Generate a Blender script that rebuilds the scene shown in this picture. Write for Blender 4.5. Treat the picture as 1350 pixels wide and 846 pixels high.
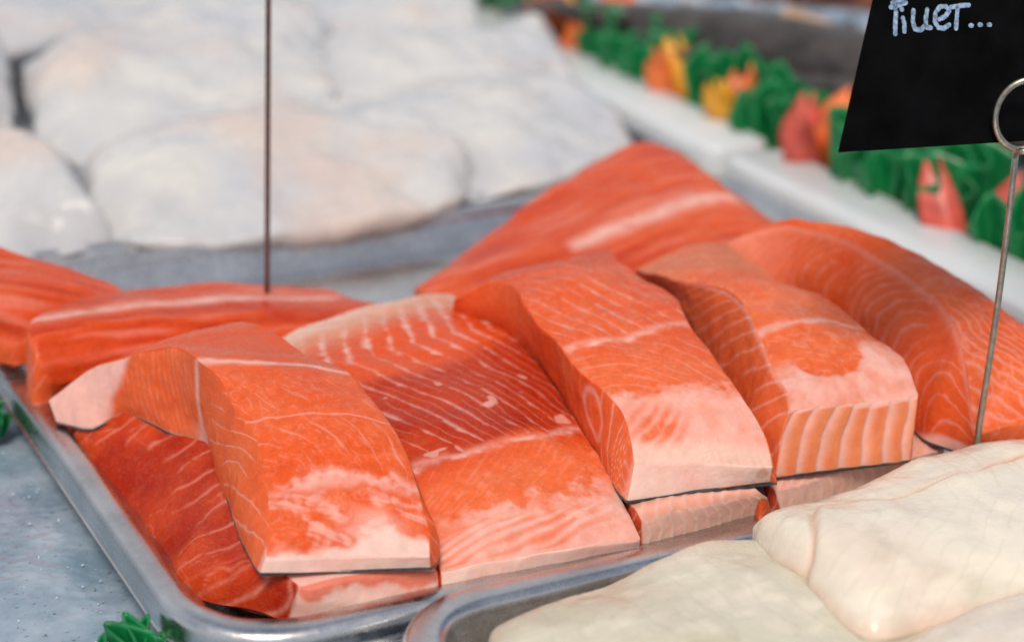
import bpy, math
import numpy as np
from mathutils import Matrix, Vector

for o in list(bpy.data.objects):
    bpy.data.objects.remove(o)
scene = bpy.context.scene
COL = scene.collection

# ------------------------------------------------------------------ camera
# world axes: x along the near rim of the steel tray, y along its left rim, z up, metres;
# origin at the near-left corner of the tray, table (ice) at z = 0
F_PX, CX, CY, W_PX = 2684.0, 675.0, 423.0, 1350.0
d1 = np.array([-1483., 1105., -F_PX]); d2 = np.array([5562., 946., -F_PX])
Yc = d1 / np.linalg.norm(d1)
Xc = d2 / np.linalg.norm(d2); Xc = Xc - Yc * (Xc @ Yc); Xc /= np.linalg.norm(Xc)
Zc = np.cross(Xc, Yc)
ROT = np.array([Xc, Yc, Zc])
CAM = np.array([-0.18211603, -0.57167541, 0.382])
cd = bpy.data.cameras.new('camera')
cam = bpy.data.objects.new('camera', cd)
COL.objects.link(cam)
M = Matrix([[*ROT[0], CAM[0]], [*ROT[1], CAM[1]], [*ROT[2], CAM[2]], [0, 0, 0, 1]])
cam.matrix_world = M
cd.sensor_width = 36.0
cd.lens = 36.0 * F_PX / W_PX
cd.clip_start = 0.02
cd.clip_end = 60.0
cd.dof.use_dof = True
cd.dof.focus_distance = 0.762
cd.dof.aperture_fstop = 5.6
cd.dof.aperture_blades = 0
scene.camera = cam

# ------------------------------------------------------------------ light
SUN_EL, SUN_AZ = math.radians(55), math.radians(214)      # azimuth from +y, negative = towards -x
world = bpy.data.worlds.new('World'); scene.world = world; world.use_nodes = True
wn = world.node_tree.nodes; wl = world.node_tree.links
for n in list(wn): wn.remove(n)
out = wn.new('ShaderNodeOutputWorld'); bg = wn.new('ShaderNodeBackground'); sky = wn.new('ShaderNodeTexSky')
sky.sky_type = 'NISHITA'; sky.sun_disc = False
sky.sun_elevation = SUN_EL; sky.sun_rotation = SUN_AZ
sky.air_density = 1.0; sky.dust_density = 3.0; sky.ozone_density = 1.0
cloud = wn.new('ShaderNodeMix'); cloud.data_type = 'RGBA'
ctc = wn.new('ShaderNodeTexCoord'); cno = wn.new('ShaderNodeTexNoise'); cno.inputs['Scale'].default_value = 1.9; cno.inputs['Detail'].default_value = 5.0
cmr = wn.new('ShaderNodeMapRange'); cmr.inputs[1].default_value = 0.40; cmr.inputs[2].default_value = 0.62; cmr.inputs[3].default_value = 0.12; cmr.inputs[4].default_value = 1.0
wl.new(ctc.outputs['Generated'], cno.inputs['Vector']); wl.new(cno.outputs['Fac'], cmr.inputs[0]); wl.new(cmr.outputs[0], cloud.inputs[0])
cloud.inputs[7].default_value = (5.9, 6.1, 6.5, 1.0)
wl.new(sky.outputs[0], cloud.inputs[6]); wl.new(cloud.outputs[2], bg.inputs[0]); bg.inputs[1].default_value = 0.11
wl.new(bg.outputs[0], out.inputs[0])
sd = bpy.data.lights.new('sun', 'SUN'); sd.energy = 2.1; sd.angle = math.radians(18); sd.color = (1.0, 0.90, 0.78)
sun = bpy.data.objects.new('sun', sd); COL.objects.link(sun)
sdir = Vector((math.sin(SUN_AZ) * math.cos(SUN_EL), math.cos(SUN_AZ) * math.cos(SUN_EL), math.sin(SUN_EL)))
sun.rotation_euler = sdir.to_track_quat('Z', 'Y').to_euler()
sun.location = sdir * 3
scene.view_settings.view_transform = 'Standard'
scene.view_settings.look = 'None'
scene.view_settings.exposure = 0.0
scene.view_settings.gamma = 1.0
scene.view_settings.use_curve_mapping = False

# ------------------------------------------------------------------ helpers
def ray(px, py):
    return ROT @ np.array([(px - CX) / F_PX, -(py - CY) / F_PX, -1.0])

def at(px, py, z):
    """world point at height z measured at a place of the photograph"""
    r = ray(px, py)
    return CAM + r * ((z - CAM[2]) / r[2])

def at_y(px, py, y):
    r = ray(px, py)
    return CAM + r * ((y - CAM[1]) / r[1])

def _hash(ix, iy, iz, seed):
    h = (ix.astype(np.int64) * 374761393 + iy.astype(np.int64) * 668265263 + iz.astype(np.int64) * 2147483647 + seed * 974634777) & 0xFFFFFFFF
    h = ((h ^ (h >> 13)) * 1274126177) & 0xFFFFFFFF
    h = ((h ^ (h >> 16)) * 2246822519) & 0xFFFFFFFF
    return ((h ^ (h >> 15)) & 0xFFFFFF) / float(0xFFFFFF)

def vnoise(p, seed=0):
    """smooth value noise, about -1..1, p (n,3)"""
    i = np.floor(p).astype(np.int64); f = p - i
    f = f * f * f * (f * (f * 6 - 15) + 10)
    r = 0
    for dx in (0, 1):
        wx = f[:, 0] if dx else 1 - f[:, 0]
        for dy in (0, 1):
            wy = f[:, 1] if dy else 1 - f[:, 1]
            for dz in (0, 1):
                wz = f[:, 2] if dz else 1 - f[:, 2]
                r = r + wx * wy * wz * _hash(i[:, 0] + dx, i[:, 1] + dy, i[:, 2] + dz, seed)
    return r * 2 - 1

def fbm(p, octaves=3, seed=0, gain=0.5):
    r = 0; a = 1.0; t = 0
    for k in range(octaves):
        r = r + a * vnoise(p * (2.03 ** k) + 17.3 * k, seed + k * 7); t += a; a *= gain
    return r / t * 1.5

def sstep(x, a, b):
    t = np.clip((x - a) / (b - a + 1e-12), 0, 1)
    return t * t * (3 - 2 * t)

def mixc(c1, c2, t):
    c1 = np.asarray(c1, float); c2 = np.asarray(c2, float)
    if c1.ndim == 1: c1 = c1[None, :]
    if c2.ndim == 1: c2 = c2[None, :]
    t = np.clip(t, 0, 1)[:, None]
    return c1 * (1 - t) + c2 * t

def ridge(phi, spacing, width):
    """thin lines where phi is a multiple of spacing (all in cm)"""
    d = np.abs((phi / spacing + 0.5) % 1.0 - 0.5) * spacing
    return np.exp(-(d / width) ** 2)

def tag(o, label=None, cat=None, group=None, kind=None):
    if label: o['label'] = label
    if cat: o['category'] = cat
    if group: o['group'] = group
    if kind: o['kind'] = kind
    return o

def empty(name, loc):
    o = bpy.data.objects.new(name, None); COL.objects.link(o)
    o.location = [float(c) for c in loc]; o.empty_display_size = 0.02
    return o

def raw_mesh(name, verts, quads, tris=None, cols=None, attrs=None, smooth=True):
    me = bpy.data.meshes.new(name)
    verts = np.asarray(verts, np.float32); quads = np.asarray(quads, np.int32).reshape(-1, 4)
    tris = np.zeros((0, 3), np.int32) if tris is None else np.asarray(tris, np.int32).reshape(-1, 3)
    me.vertices.add(len(verts)); me.vertices.foreach_set('co', verts.ravel())
    loops = np.concatenate([quads.ravel(), tris.ravel()])
    me.loops.add(len(loops)); me.loops.foreach_set('vertex_index', loops)
    starts = np.concatenate([np.arange(len(quads)) * 4, len(quads) * 4 + np.arange(len(tris)) * 3]).astype(np.int32)
    me.polygons.add(len(starts)); me.polygons.foreach_set('loop_start', starts)
    me.update(calc_edges=True)
    me.polygons.foreach_set('use_smooth', np.full(len(starts), smooth, bool))
    if cols is not None:
        at_ = me.color_attributes.new('col', 'FLOAT_COLOR', 'POINT')
        at_.data.foreach_set('color', np.concatenate([cols, np.ones((len(cols), 1))], 1).astype(np.float32).ravel())
    for k, v in (attrs or {}).items():
        a_ = me.attributes.new(k, 'FLOAT', 'POINT'); a_.data.foreach_set('value', np.asarray(v, np.float32))
    me.validate()
    return me

def link(name, me, mat, parent=None):
    o = bpy.data.objects.new(name, me); COL.objects.link(o)
    if mat is not None:
        me.materials.clear(); me.materials.append(mat)
    if parent is not None:
        o.parent = parent
        o.matrix_parent_inverse = Matrix.Translation(-Vector(parent.location))
    return o

def grid_quads(n, m, off=0):
    """quads for a grid of n x m vertices"""
    idx = np.arange(n * m).reshape(n, m) + off
    return np.stack([idx[:-1, :-1], idx[1:, :-1], idx[1:, 1:], idx[:-1, 1:]], -1).reshape(-1, 4)

def hermite(P, t, ts):
    """non-uniform Catmull-Rom, P (k,d) at parameters t, sampled at ts"""
    P = np.asarray(P, float); k = len(P)
    m = np.zeros_like(P)
    for i in range(k):
        if i == 0: m[i] = (P[1] - P[0]) / (t[1] - t[0])
        elif i == k - 1: m[i] = (P[-1] - P[-2]) / (t[-1] - t[-2])
        else:
            h0 = t[i] - t[i - 1]; h1 = t[i + 1] - t[i]
            m[i] = ((P[i] - P[i - 1]) / h0 * h1 + (P[i + 1] - P[i]) / h1 * h0) / (h0 + h1)
    j = np.clip(np.searchsorted(t, ts, side='right') - 1, 0, k - 2)
    h = t[j + 1] - t[j]; x = ((ts - t[j]) / h)
    x2 = x * x; x3 = x2 * x
    return ((2 * x3 - 3 * x2 + 1)[:, None] * P[j] + ((x3 - 2 * x2 + x) * h)[:, None] * m[j]
            + (-2 * x3 + 3 * x2)[:, None] * P[j + 1] + ((x3 - x2) * h)[:, None] * m[j + 1])

def smooth_mesh(V, Q, iters, lam=0.5, fixed=None):
    e = np.concatenate([Q[:, [0, 1]], Q[:, [1, 2]], Q[:, [2, 3]], Q[:, [3, 0]]])
    e = e[e[:, 0] != e[:, 1]]
    n = len(V)
    deg = np.bincount(e.ravel(), minlength=n).astype(float); deg[deg == 0] = 1
    i0 = np.concatenate([e[:, 0], e[:, 1]]); i1 = np.concatenate([e[:, 1], e[:, 0]])
    for _ in range(iters):
        acc = np.stack([np.bincount(i0, weights=V[i1, c], minlength=n) for c in range(3)], 1) / deg[:, None]
        d = (acc - V) * lam
        if fixed is not None: d[fixed] = 0
        V = V + d
    return V

def vert_normals(V, Q):
    a = np.cross(V[Q[:, 2]] - V[Q[:, 0]], V[Q[:, 3]] - V[Q[:, 1]])
    N = np.stack([sum(np.bincount(Q[:, k], weights=a[:, c], minlength=len(V)) for k in range(4)) for c in range(3)], 1)
    return N / (np.linalg.norm(N, axis=1, keepdims=True) + 1e-15)

def wobble(V, k):
    if not k: return V
    o1 = np.stack([fbm(V * 45 + 31.7 * i, 2, 900 + i) for i in range(3)], 1) * 0.0009
    o2 = np.stack([fbm(V * 17 + 11.3 * i, 2, 910 + i) for i in range(3)], 1) * 0.0014
    return V + k * (o1 + o2)

def block(name, secs, painter, mat, parent, nu=150, nv=220, nh=60, crown=0.003, bulge=0.001, smooth=10, skin=None, skin_mat=None, prof=None, wob=1.0):
    """slab lofted through cross-sections (TL, TR, BL, BR); painter(face, dict) -> colour, fat, displacement"""
    S = np.array([[np.asarray(p, float) for p in s] for s in secs])          # k,4,3
    mid = S[:, :2].mean(1)
    t = np.concatenate([[0], np.cumsum(np.linalg.norm(np.diff(mid, axis=0), axis=1))])
    ts = np.linspace(0, t[-1], nv + 1)
    C4 = [hermite(S[:, i], t, ts) for i in range(4)]
    TL, TR, BL, BR = C4
    sidx = np.interp(ts, t, np.arange(len(t)))
    u = np.linspace(0, 1, nu + 1); h = np.linspace(0, 1, nh + 1)
    width = np.linalg.norm(TR - TL, axis=1)
    vv = ts / t[-1]
    cw = (4 * u * (1 - u)) if prof is None else prof(u)
    top = TL[:, None] * (1 - u)[None, :, None] + TR[:, None] * u[None, :, None]
    cv = 1.0 if not callable(crown) else None
    cr = crown(sidx) if callable(crown) else np.full(nv + 1, crown)
    up = np.cross(np.gradient(mid, axis=0).mean(0), (TR - TL).mean(0)); up /= np.linalg.norm(up)
    if up[2] < 0: up = -up
    top = top + cr[:, None, None] * cw[None, :, None] * up
    outw = TL - TR; outw[:, 2] = 0; outw /= (np.linalg.norm(outw, axis=1, keepdims=True) + 1e-9)
    bt = bulge * sstep(1 - vv, 0, 0.12) * sstep(vv, 0, 0.12)
    def side(A, B, sgn):
        g = A[:, None] * (1 - h)[None, :, None] + B[:, None] * h[None, :, None]
        return g + sgn * (bt[:, None] * (4 * h * (1 - h))[None, :])[:, :, None] * outw[:, None]
    left = side(TL, BL, 1); right = side(TR, BR, -1)
    def end(i):
        bot = BL[i][None] * (1 - u)[:, None] + BR[i][None] * u[:, None]
        return top[i][None] * (1 - h)[:, None, None] + bot[None] * h[:, None, None]
    front = end(-1); back = end(0)
    faces = dict(top=(top, vv, u), left=(left, vv, h), right=(right, vv, h), front=(front, h, u), back=(back, h, u))
    Vs, Qs, Cs, Fs, Ds, off = [], [], [], [], [], 0
    for fn, (g, r, c) in faces.items():
        n, m = g.shape[:2]
        p = g.reshape(-1, 3)
        R, Cc = np.meshgrid(r, c, indexing='ij'); R = R.ravel(); Cc = Cc.ravel()
        d = dict(p=p, face=fn)
        if fn == 'top':
            d.update(u=Cc, v=R, s=np.interp(R * t[-1], ts, sidx), a=(Cc - 0.5) * np.interp(R * t[-1], ts, width) * 100, b=R * t[-1] * 100)
        elif fn in ('left', 'right'):
            hh = np.linalg.norm(TL - BL, axis=1)
            d.update(h=Cc, v=R, s=np.interp(R * t[-1], ts, sidx), b=R * t[-1] * 100, c=Cc * np.interp(R * t[-1], ts, hh) * 100, u=np.full(len(R), 0. if fn == 'left' else 1.))
        else:
            e = -1 if fn == 'front' else 0
            d.update(h=R, u=Cc, a=(Cc - 0.5) * width[e] * 100, c=R * np.linalg.norm(TL[e] - BL[e]) * 100)
        col, fat, disp = painter(d)
        q = grid_quads(n, m, off)
        if fn in ('right', 'front'): q = q[:, ::-1]
        # orient each face outward
        ctr = np.mean([top.mean((0, 1)), (BL + BR).mean(0) / 2], 0)
        pa, pb, pc, pd = p[(q - off)[:, 0]], p[(q - off)[:, 1]], p[(q - off)[:, 2]], p[(q - off)[:, 3]]
        nn = np.cross(pc - pa, pd - pb).sum(0)
        want = {'top': up, 'left': outw.mean(0), 'right': -outw.mean(0), 'front': p.mean(0) - ctr, 'back': p.mean(0) - ctr}[fn]
        if nn @ want < 0: q = q[:, ::-1]
        Vs.append(p); Qs.append(q); Cs.append(col); Fs.append(fat); Ds.append(disp); off += len(p)
    V = np.concatenate(Vs); Q = np.concatenate(Qs); Cl = np.concatenate(Cs); Ft = np.concatenate(Fs); Dp = np.concatenate(Ds)
    key = np.round(V * 2e6).astype(np.int64)
    kk = key[:, 0] * 73856093 ^ key[:, 1] * 19349663 ^ key[:, 2] * 83492791
    _, first, inv = np.unique(kk, return_index=True, return_inverse=True)
    inv = inv.ravel()
    cnt = np.bincount(inv).astype(float)
    V2 = V[first]
    Cl = np.stack([np.bincount(inv, weights=Cl[:, c]) for c in range(3)], 1) / cnt[:, None]
    Ft = np.bincount(inv, weights=Ft) / cnt; Dp = np.bincount(inv, weights=Dp) / cnt
    Q2 = inv[Q]
    # open lower rim stays put
    ecount = np.sort(np.concatenate([Q2[:, [0, 1]], Q2[:, [1, 2]], Q2[:, [2, 3]], Q2[:, [3, 0]]]), axis=1)
    ek, ec = np.unique(ecount[:, 0].astype(np.int64) * len(V2) + ecount[:, 1], return_counts=True)
    be = ek[ec == 1]; fixed = np.unique(np.concatenate([be // len(V2), be % len(V2)]))
    V2 = smooth_mesh(V2, Q2, smooth, 0.5, fixed)
    V2 = wobble(V2, wob)
    N = vert_normals(V2, Q2)
    Dp[fixed] = 0
    V2 = V2 + N * Dp[:, None]
    # drop degenerate quads into triangles
    Qv = Q2
    deg = (Qv[:, 0] == Qv[:, 1]) | (Qv[:, 1] == Qv[:, 2]) | (Qv[:, 2] == Qv[:, 3]) | (Qv[:, 3] == Qv[:, 0])
    good = Qv[~deg]
    tris = []
    for q in Qv[deg]:
        w = []
        for x in q:
            if not w or w[-1] != x: w.append(x)
        if len(w) > 1 and w[0] == w[-1]: w.pop()
        if len(w) == 3: tris.append(w)
    # coarse bottom sheet
    nb, mb = 14, 6
    vi = np.linspace(0, nv, nb).astype(int); ui = np.linspace(0, 1, mb)
    bot = (BL[vi][:, None] * (1 - ui)[None, :, None] + BR[vi][:, None] * ui[None, :, None]).reshape(-1, 3)
    bq = grid_quads(nb, mb, len(V2))
    bn = np.cross(bot[bq[:, 2] - len(V2)] - bot[bq[:, 0] - len(V2)], bot[bq[:, 3] - len(V2)] - bot[bq[:, 1] - len(V2)]).sum(0)
    if bn @ up > 0: bq = bq[:, ::-1]
    base = Cl[fixed].mean(0)
    Vall = np.concatenate([V2, bot]); Call = np.concatenate([Cl, np.tile(base, (len(bot), 1))]); Fall = np.concatenate([Ft, np.full(len(bot), 0.3)])
    me = raw_mesh(name, Vall, np.concatenate([good, bq]), tris, np.clip(Call, 0, 0.95), dict(fat=Fall))
    o = link(name, me, mat, parent)
    if skin:
        th, grow = skin
        cen = (BL + BR) / 2
        def ring(z0, g):
            L = BL + outw * g; Rr = BR - outw * g
            L = L.copy(); Rr = Rr.copy(); L[:, 2] += z0; Rr[:, 2] += z0
            fw = (cen[-1] - cen[-4]); fw[2] = 0; fw /= np.linalg.norm(fw) + 1e-9
            L[-1] += fw * g; Rr[-1] += fw * g
            return L, Rr
        rows = []
        vi = np.linspace(0, nv, 60).astype(int)
        Lt, Rt = ring(0.0002, 0.0001); Lb, Rb = ring(-th, grow)
        rows = np.stack([Lt[vi], Lb[vi], Rb[vi], Rt[vi]], 1)
        sv = wobble(rows.reshape(-1, 3), wob)
        rr = np.arange(len(vi) * 4).reshape(-1, 4)
        qs = []
        for k in range(4):
            k2 = (k + 1) % 4
            qs.append(np.stack([rr[:-1, k], rr[:-1, k2], rr[1:, k2], rr[1:, k]], 1))
        qs.append(rr[[0]]); qs.append(rr[[-1], ::-1])
        sq = np.concatenate(qs)
        link('skin', raw_mesh('skin', sv, sq, smooth=False), skin_mat, parent)
    return o

# ------------------------------------------------------------------ materials
def new_mat(name):
    m = bpy.data.materials.new(name); m.use_nodes = True
    nt = m.node_tree
    b = nt.nodes['Principled BSDF']
    return m, nt, b

def node(nt, typ, **kw):
    n = nt.nodes.new(typ)
    for k, v in kw.items():
        if k.startswith('in_'):
            key = k[3:]
            n.inputs[int(key) if key.isdigit() else key].default_value = v
        else: setattr(n, k, v)
    return n

def flesh_mat(name, sss=0.35, radius=(0.006, 0.0016, 0.0008), rough=0.25, coat=0.13, bump=0.28, fine=900.0, grain=0.06, fat_tint=(0.88, 0.45, 0.33), web=0.07, spec=0.14, wet=0.55):
    m, nt, b = new_mat(name)
    L = nt.links.new
    ca = node(nt, 'ShaderNodeAttribute', attribute_name='col')
    fa = node(nt, 'ShaderNodeAttribute', attribute_name='fat')
    tc = node(nt, 'ShaderNodeTexCoord')
    n1 = node(nt, 'ShaderNodeTexNoise', in_Scale=fine, in_Detail=3.0, in_Roughness=0.6)
    n2 = node(nt, 'ShaderNodeTexNoise', in_Scale=fine * 0.22, in_Detail=3.0, in_Roughness=0.5)
    L(tc.outputs['Object'], n1.inputs['Vector']); L(tc.outputs['Object'], n2.inputs['Vector'])
    # tiny pigment mottling
    mr = node(nt, 'ShaderNodeMapRange'); L(n2.outputs['Fac'], mr.inputs[0])
    mr.inputs[1].default_value = 0.3; mr.inputs[2].default_value = 0.7; mr.inputs[3].default_value = 1.0 - grain; mr.inputs[4].default_value = 1.0 + grain
    vm = node(nt, 'ShaderNodeVectorMath', operation='SCALE'); L(ca.outputs['Color'], vm.inputs[0]); L(mr.outputs[0], vm.inputs['Scale'])
    mr2 = node(nt, 'ShaderNodeMapRange'); L(n1.outputs['Fac'], mr2.inputs[0])
    mr2.inputs[1].default_value = 0.55; mr2.inputs[2].default_value = 0.8; mr2.inputs[3].default_value = 0.0; mr2.inputs[4].default_value = 0.05
    mx = node(nt, 'ShaderNodeMix', data_type='RGBA'); L(mr2.outputs[0], mx.inputs[0]); L(vm.outputs[0], mx.inputs[6]); mx.inputs[7].default_value = (*fat_tint, 1)
    n3 = node(nt, 'ShaderNodeTexNoise', in_Scale=fine * 0.3, in_Detail=2.0, in_Distortion=0.6); L(tc.outputs['Object'], n3.inputs['Vector'])
    sb = node(nt, 'ShaderNodeMath', operation='SUBTRACT'); L(n3.outputs['Fac'], sb.inputs[0]); sb.inputs[1].default_value = 0.5
    ab = node(nt, 'ShaderNodeMath', operation='ABSOLUTE'); L(sb.outputs[0], ab.inputs[0])
    m3 = node(nt, 'ShaderNodeMapRange'); L(ab.outputs[0], m3.inputs[0]); m3.inputs[1].default_value = 0.0; m3.inputs[2].default_value = 0.035; m3.inputs[3].default_value = web; m3.inputs[4].default_value = 0.0
    mw = node(nt, 'ShaderNodeMix', data_type='RGBA'); L(m3.outputs[0], mw.inputs[0]); L(mx.outputs[2], mw.inputs[6]); mw.inputs[7].default_value = (*fat_tint, 1)
    L(mw.outputs[2], b.inputs['Base Color'])
    b.inputs['Subsurface Weight'].default_value = sss
    b.inputs['Subsurface Radius'].default_value = (1.0, radius[1] / radius[0], radius[2] / radius[0])
    b.inputs['Subsurface Scale'].default_value = radius[0]
    b.inputs['IOR'].default_value = 1.36
    b.inputs['Specular IOR Level'].default_value = spec
    b.inputs['Coat Weight'].default_value = coat; b.inputs['Coat Roughness'].default_value = 0.07; b.inputs['Coat IOR'].default_value = 1.36
    rr = node(nt, 'ShaderNodeMapRange'); L(n2.outputs['Fac'], rr.inputs[0])
    rr.inputs[1].default_value = 0.3; rr.inputs[2].default_value = 0.7; rr.inputs[3].default_value = rough - 0.08; rr.inputs[4].default_value = rough + 0.10
    L(rr.outputs[0], b.inputs['Roughness'])
    bp = node(nt, 'ShaderNodeBump', in_Strength=bump, in_Distance=0.0006)
    ad = node(nt, 'ShaderNodeMath', operation='MULTIPLY_ADD'); L(n2.outputs['Fac'], ad.inputs[0]); ad.inputs[1].default_value = 3.2; L(n1.outputs['Fac'], ad.inputs[2])
    L(ad.outputs[0], bp.inputs['Height']); L(bp.outputs[0], b.inputs['Normal']); bc = node(nt, 'ShaderNodeBump', in_Strength=wet, in_Distance=0.0012); L(ad.outputs[0], bc.inputs['Height']); L(bc.outputs[0], b.inputs['Coat Normal'])
    return m

def plain_mat(name, col, rough=0.5, metal=0.0, var=0.1, scale=60.0, bump=0.0, coat=0.0, sss=0.0, spec=0.5):
    m, nt, b = new_mat(name); L = nt.links.new
    tc = node(nt, 'ShaderNodeTexCoord')
    n1 = node(nt, 'ShaderNodeTexNoise', in_Scale=scale, in_Detail=5.0, in_Roughness=0.6)
    L(tc.outputs['Object'], n1.inputs['Vector'])
    mr = node(nt, 'ShaderNodeMapRange'); L(n1.outputs['Fac'], mr.inputs[0])
    mr.inputs[1].default_value = 0.3; mr.inputs[2].default_value = 0.7; mr.inputs[3].default_value = 1 - var; mr.inputs[4].default_value = 1 + var
    vm = node(nt, 'ShaderNodeVectorMath', operation='SCALE'); vm.inputs[0].default_value = col; L(mr.outputs[0], vm.inputs['Scale'])
    L(vm.outputs[0], b.inputs['Base Color'])
    b.inputs['Roughness'].default_value = rough; b.inputs['Metallic'].default_value = metal
    b.inputs['Specular IOR Level'].default_value = spec
    b.inputs['Coat Weight'].default_value = coat
    if sss:
        b.inputs['Subsurface Weight'].default_value = sss; b.inputs['Subsurface Scale'].default_value = 0.004
    if bump:
        bp = node(nt, 'ShaderNodeBump', in_Strength=bump, in_Distance=0.001); L(n1.outputs['Fac'], bp.inputs['Height']); L(bp.outputs[0], b.inputs['Normal'])
    return m

def steel_mat(name):
    m, nt, b = new_mat(name); L = nt.links.new
    tc = node(nt, 'ShaderNodeTexCoord')
    n1 = node(nt, 'ShaderNodeTexNoise', in_Scale=260.0, in_Detail=6.0, in_Roughness=0.7)
    n2 = node(nt, 'ShaderNodeTexNoise', in_Scale=38.0, in_Detail=4.0)
    for n in (n1, n2): L(tc.outputs['Object'], n.inputs['Vector'])
    mr = node(nt, 'ShaderNodeMapRange'); L(n2.outputs['Fac'], mr.inputs[0]); mr.inputs[1].default_value = 0.3; mr.inputs[2].default_value = 0.7; mr.inputs[3].default_value = 0.48; mr.inputs[4].default_value = 0.64
    cb = node(nt, 'ShaderNodeCombineColor'); L(mr.outputs[0], cb.inputs[0]); L(mr.outputs[0], cb.inputs[1]); L(mr.outputs[0], cb.inputs[2])
    L(cb.outputs[0], b.inputs['Base Color'])
    b.inputs['Metallic'].default_value = 1.0
    m2 = node(nt, 'ShaderNodeMapRange'); L(n1.outputs['Fac'], m2.inputs[0]); m2.inputs[1].default_value = 0.35; m2.inputs[2].default_value = 0.75; m2.inputs[3].default_value = 0.2; m2.inputs[4].default_value = 0.42
    L(m2.outputs[0], b.inputs['Roughness'])
    bp = node(nt, 'ShaderNodeBump', in_Strength=0.12, in_Distance=0.0005); L(n1.outputs['Fac'], bp.inputs['Height']); L(bp.outputs[0], b.inputs['Normal'])
    return m

def ice_mat(name):
    m, nt, b = new_mat(name); L = nt.links.new
    tc = node(nt, 'ShaderNodeTexCoord')
    n1 = node(nt, 'ShaderNodeTexNoise', in_Scale=45.0, in_Detail=6.0, in_Roughness=0.6)
    n2 = node(nt, 'ShaderNodeTexVoronoi', in_Scale=170.0)
    n3 = node(nt, 'ShaderNodeTexNoise', in_Scale=420.0, in_Detail=3.0)
    for n in (n1, n2, n3): L(tc.outputs['Object'], n.inputs['Vector'])
    cr = node(nt, 'ShaderNodeValToRGB'); L(n1.outputs['Fac'], cr.inputs[0])
    cr.color_ramp.elements[0].position = 0.35; cr.color_ramp.elements[0].color = (0.20, 0.29, 0.37, 1)
    cr.color_ramp.elements[1].position = 0.68; cr.color_ramp.elements[1].color = (0.38, 0.46, 0.54, 1)
    sp = node(nt, 'ShaderNodeValToRGB'); L(n3.outputs['Fac'], sp.inputs[0])
    sp.color_ramp.elements[0].position = 0.26; sp.color_ramp.elements[0].color = (0.35, 0.35, 0.35, 1)
    sp.color_ramp.elements[1].position = 0.36; sp.color_ramp.elements[1].color = (1, 1, 1, 1)
    e2 = sp.color_ramp.elements.new(0.7); e2.color = (1, 1, 1, 1)
    e3 = sp.color_ramp.elements.new(0.78); e3.color = (1.6, 1.6, 1.6, 1)
    mm = node(nt, 'ShaderNodeMix', data_type='RGBA', blend_type='MULTIPLY'); mm.inputs[0].default_value = 1
    L(cr.outputs[0], mm.inputs[6]); L(sp.outputs[0], mm.inputs[7]); L(mm.outputs[2], b.inputs['Base Color'])
    b.inputs['Roughness'].default_value = 0.18
    b.inputs['Subsurface Weight'].default_value = 0.2; b.inputs['Subsurface Scale'].default_value = 0.01
    bp = node(nt, 'ShaderNodeBump', in_Strength=0.35, in_Distance=0.0012)
    ad = node(nt, 'ShaderNodeMath', operation='ADD'); L(n1.outputs['Fac'], ad.inputs[0]); L(n2.outputs['Distance'], ad.inputs[1])
    L(ad.outputs[0], bp.inputs['Height']); L(bp.outputs[0], b.inputs['Normal'])
    return m

M_SALMON = flesh_mat('salmon_flesh')
M_COD = flesh_mat('white_fish_flesh', sss=0.35, radius=(0.006, 0.005, 0.004), rough=0.22, coat=0.4, bump=0.18, fine=600.0, grain=0.03, fat_tint=(0.84, 0.82, 0.78), web=0.0, spec=0.4)
M_SKIN = plain_mat('silver_black_skin', (0.06, 0.06, 0.07), 0.35, 0.2, 0.5, 500.0, 0.3)
M_STEEL = steel_mat('stainless_steel')
M_ICE = ice_mat('wet_ice')
M_PLASTIC = plain_mat('white_plastic', (0.66, 0.69, 0.70), 0.35, 0.0, 0.04, 30.0)
M_GREEN = plain_mat('green_plastic', (0.006, 0.19, 0.055), 0.32, 0.0, 0.35, 90.0, 0.0, sss=0.1)
M_ORANGE = plain_mat('orange_plastic', (0.78, 0.17, 0.04), 0.35, 0.0, 0.4, 90.0, sss=0.1)
M_RED = plain_mat('red_plastic', (0.62, 0.10, 0.07), 0.35, 0.0, 0.35, 90.0, sss=0.1)
M_YELLOW = plain_mat('yellow_plastic', (0.80, 0.36, 0.02), 0.35, 0.0, 0.3, 90.0, sss=0.1)
M_SLATE = plain_mat('black_card', (0.003, 0.003, 0.0035), 0.9, 0.0, 0.5, 60.0, 0.05, spec=0.04)
M_CHALK = plain_mat('chalk_ink', (0.24, 0.34, 0.48), 0.9, 0.0, 0.6, 700.0)
M_WIRE = plain_mat('steel_wire', (0.40, 0.36, 0.30), 0.35, 1.0, 0.3, 300.0, 0.15)
M_RUST = plain_mat('rusty_wire', (0.16, 0.10, 0.09), 0.5, 0.6, 0.3, 300.0, 0.15)
M_FISH = plain_mat('grey_fish_skin', (0.055, 0.046, 0.042), 0.4, 0.0, 0.6, 45.0, 0.2)
M_REDFISH = plain_mat('red_fish_skin', (0.42, 0.12, 0.07), 0.4, 0.0, 0.6, 35.0, 0.2)
M_TAN = plain_mat('tan_fin', (0.5, 0.3, 0.16), 0.4, 0.0, 0.3, 60.0)
M_EYE = plain_mat('fish_eye', (0.02, 0.02, 0.02), 0.1, 0.0, 0.1, 60.0)

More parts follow.
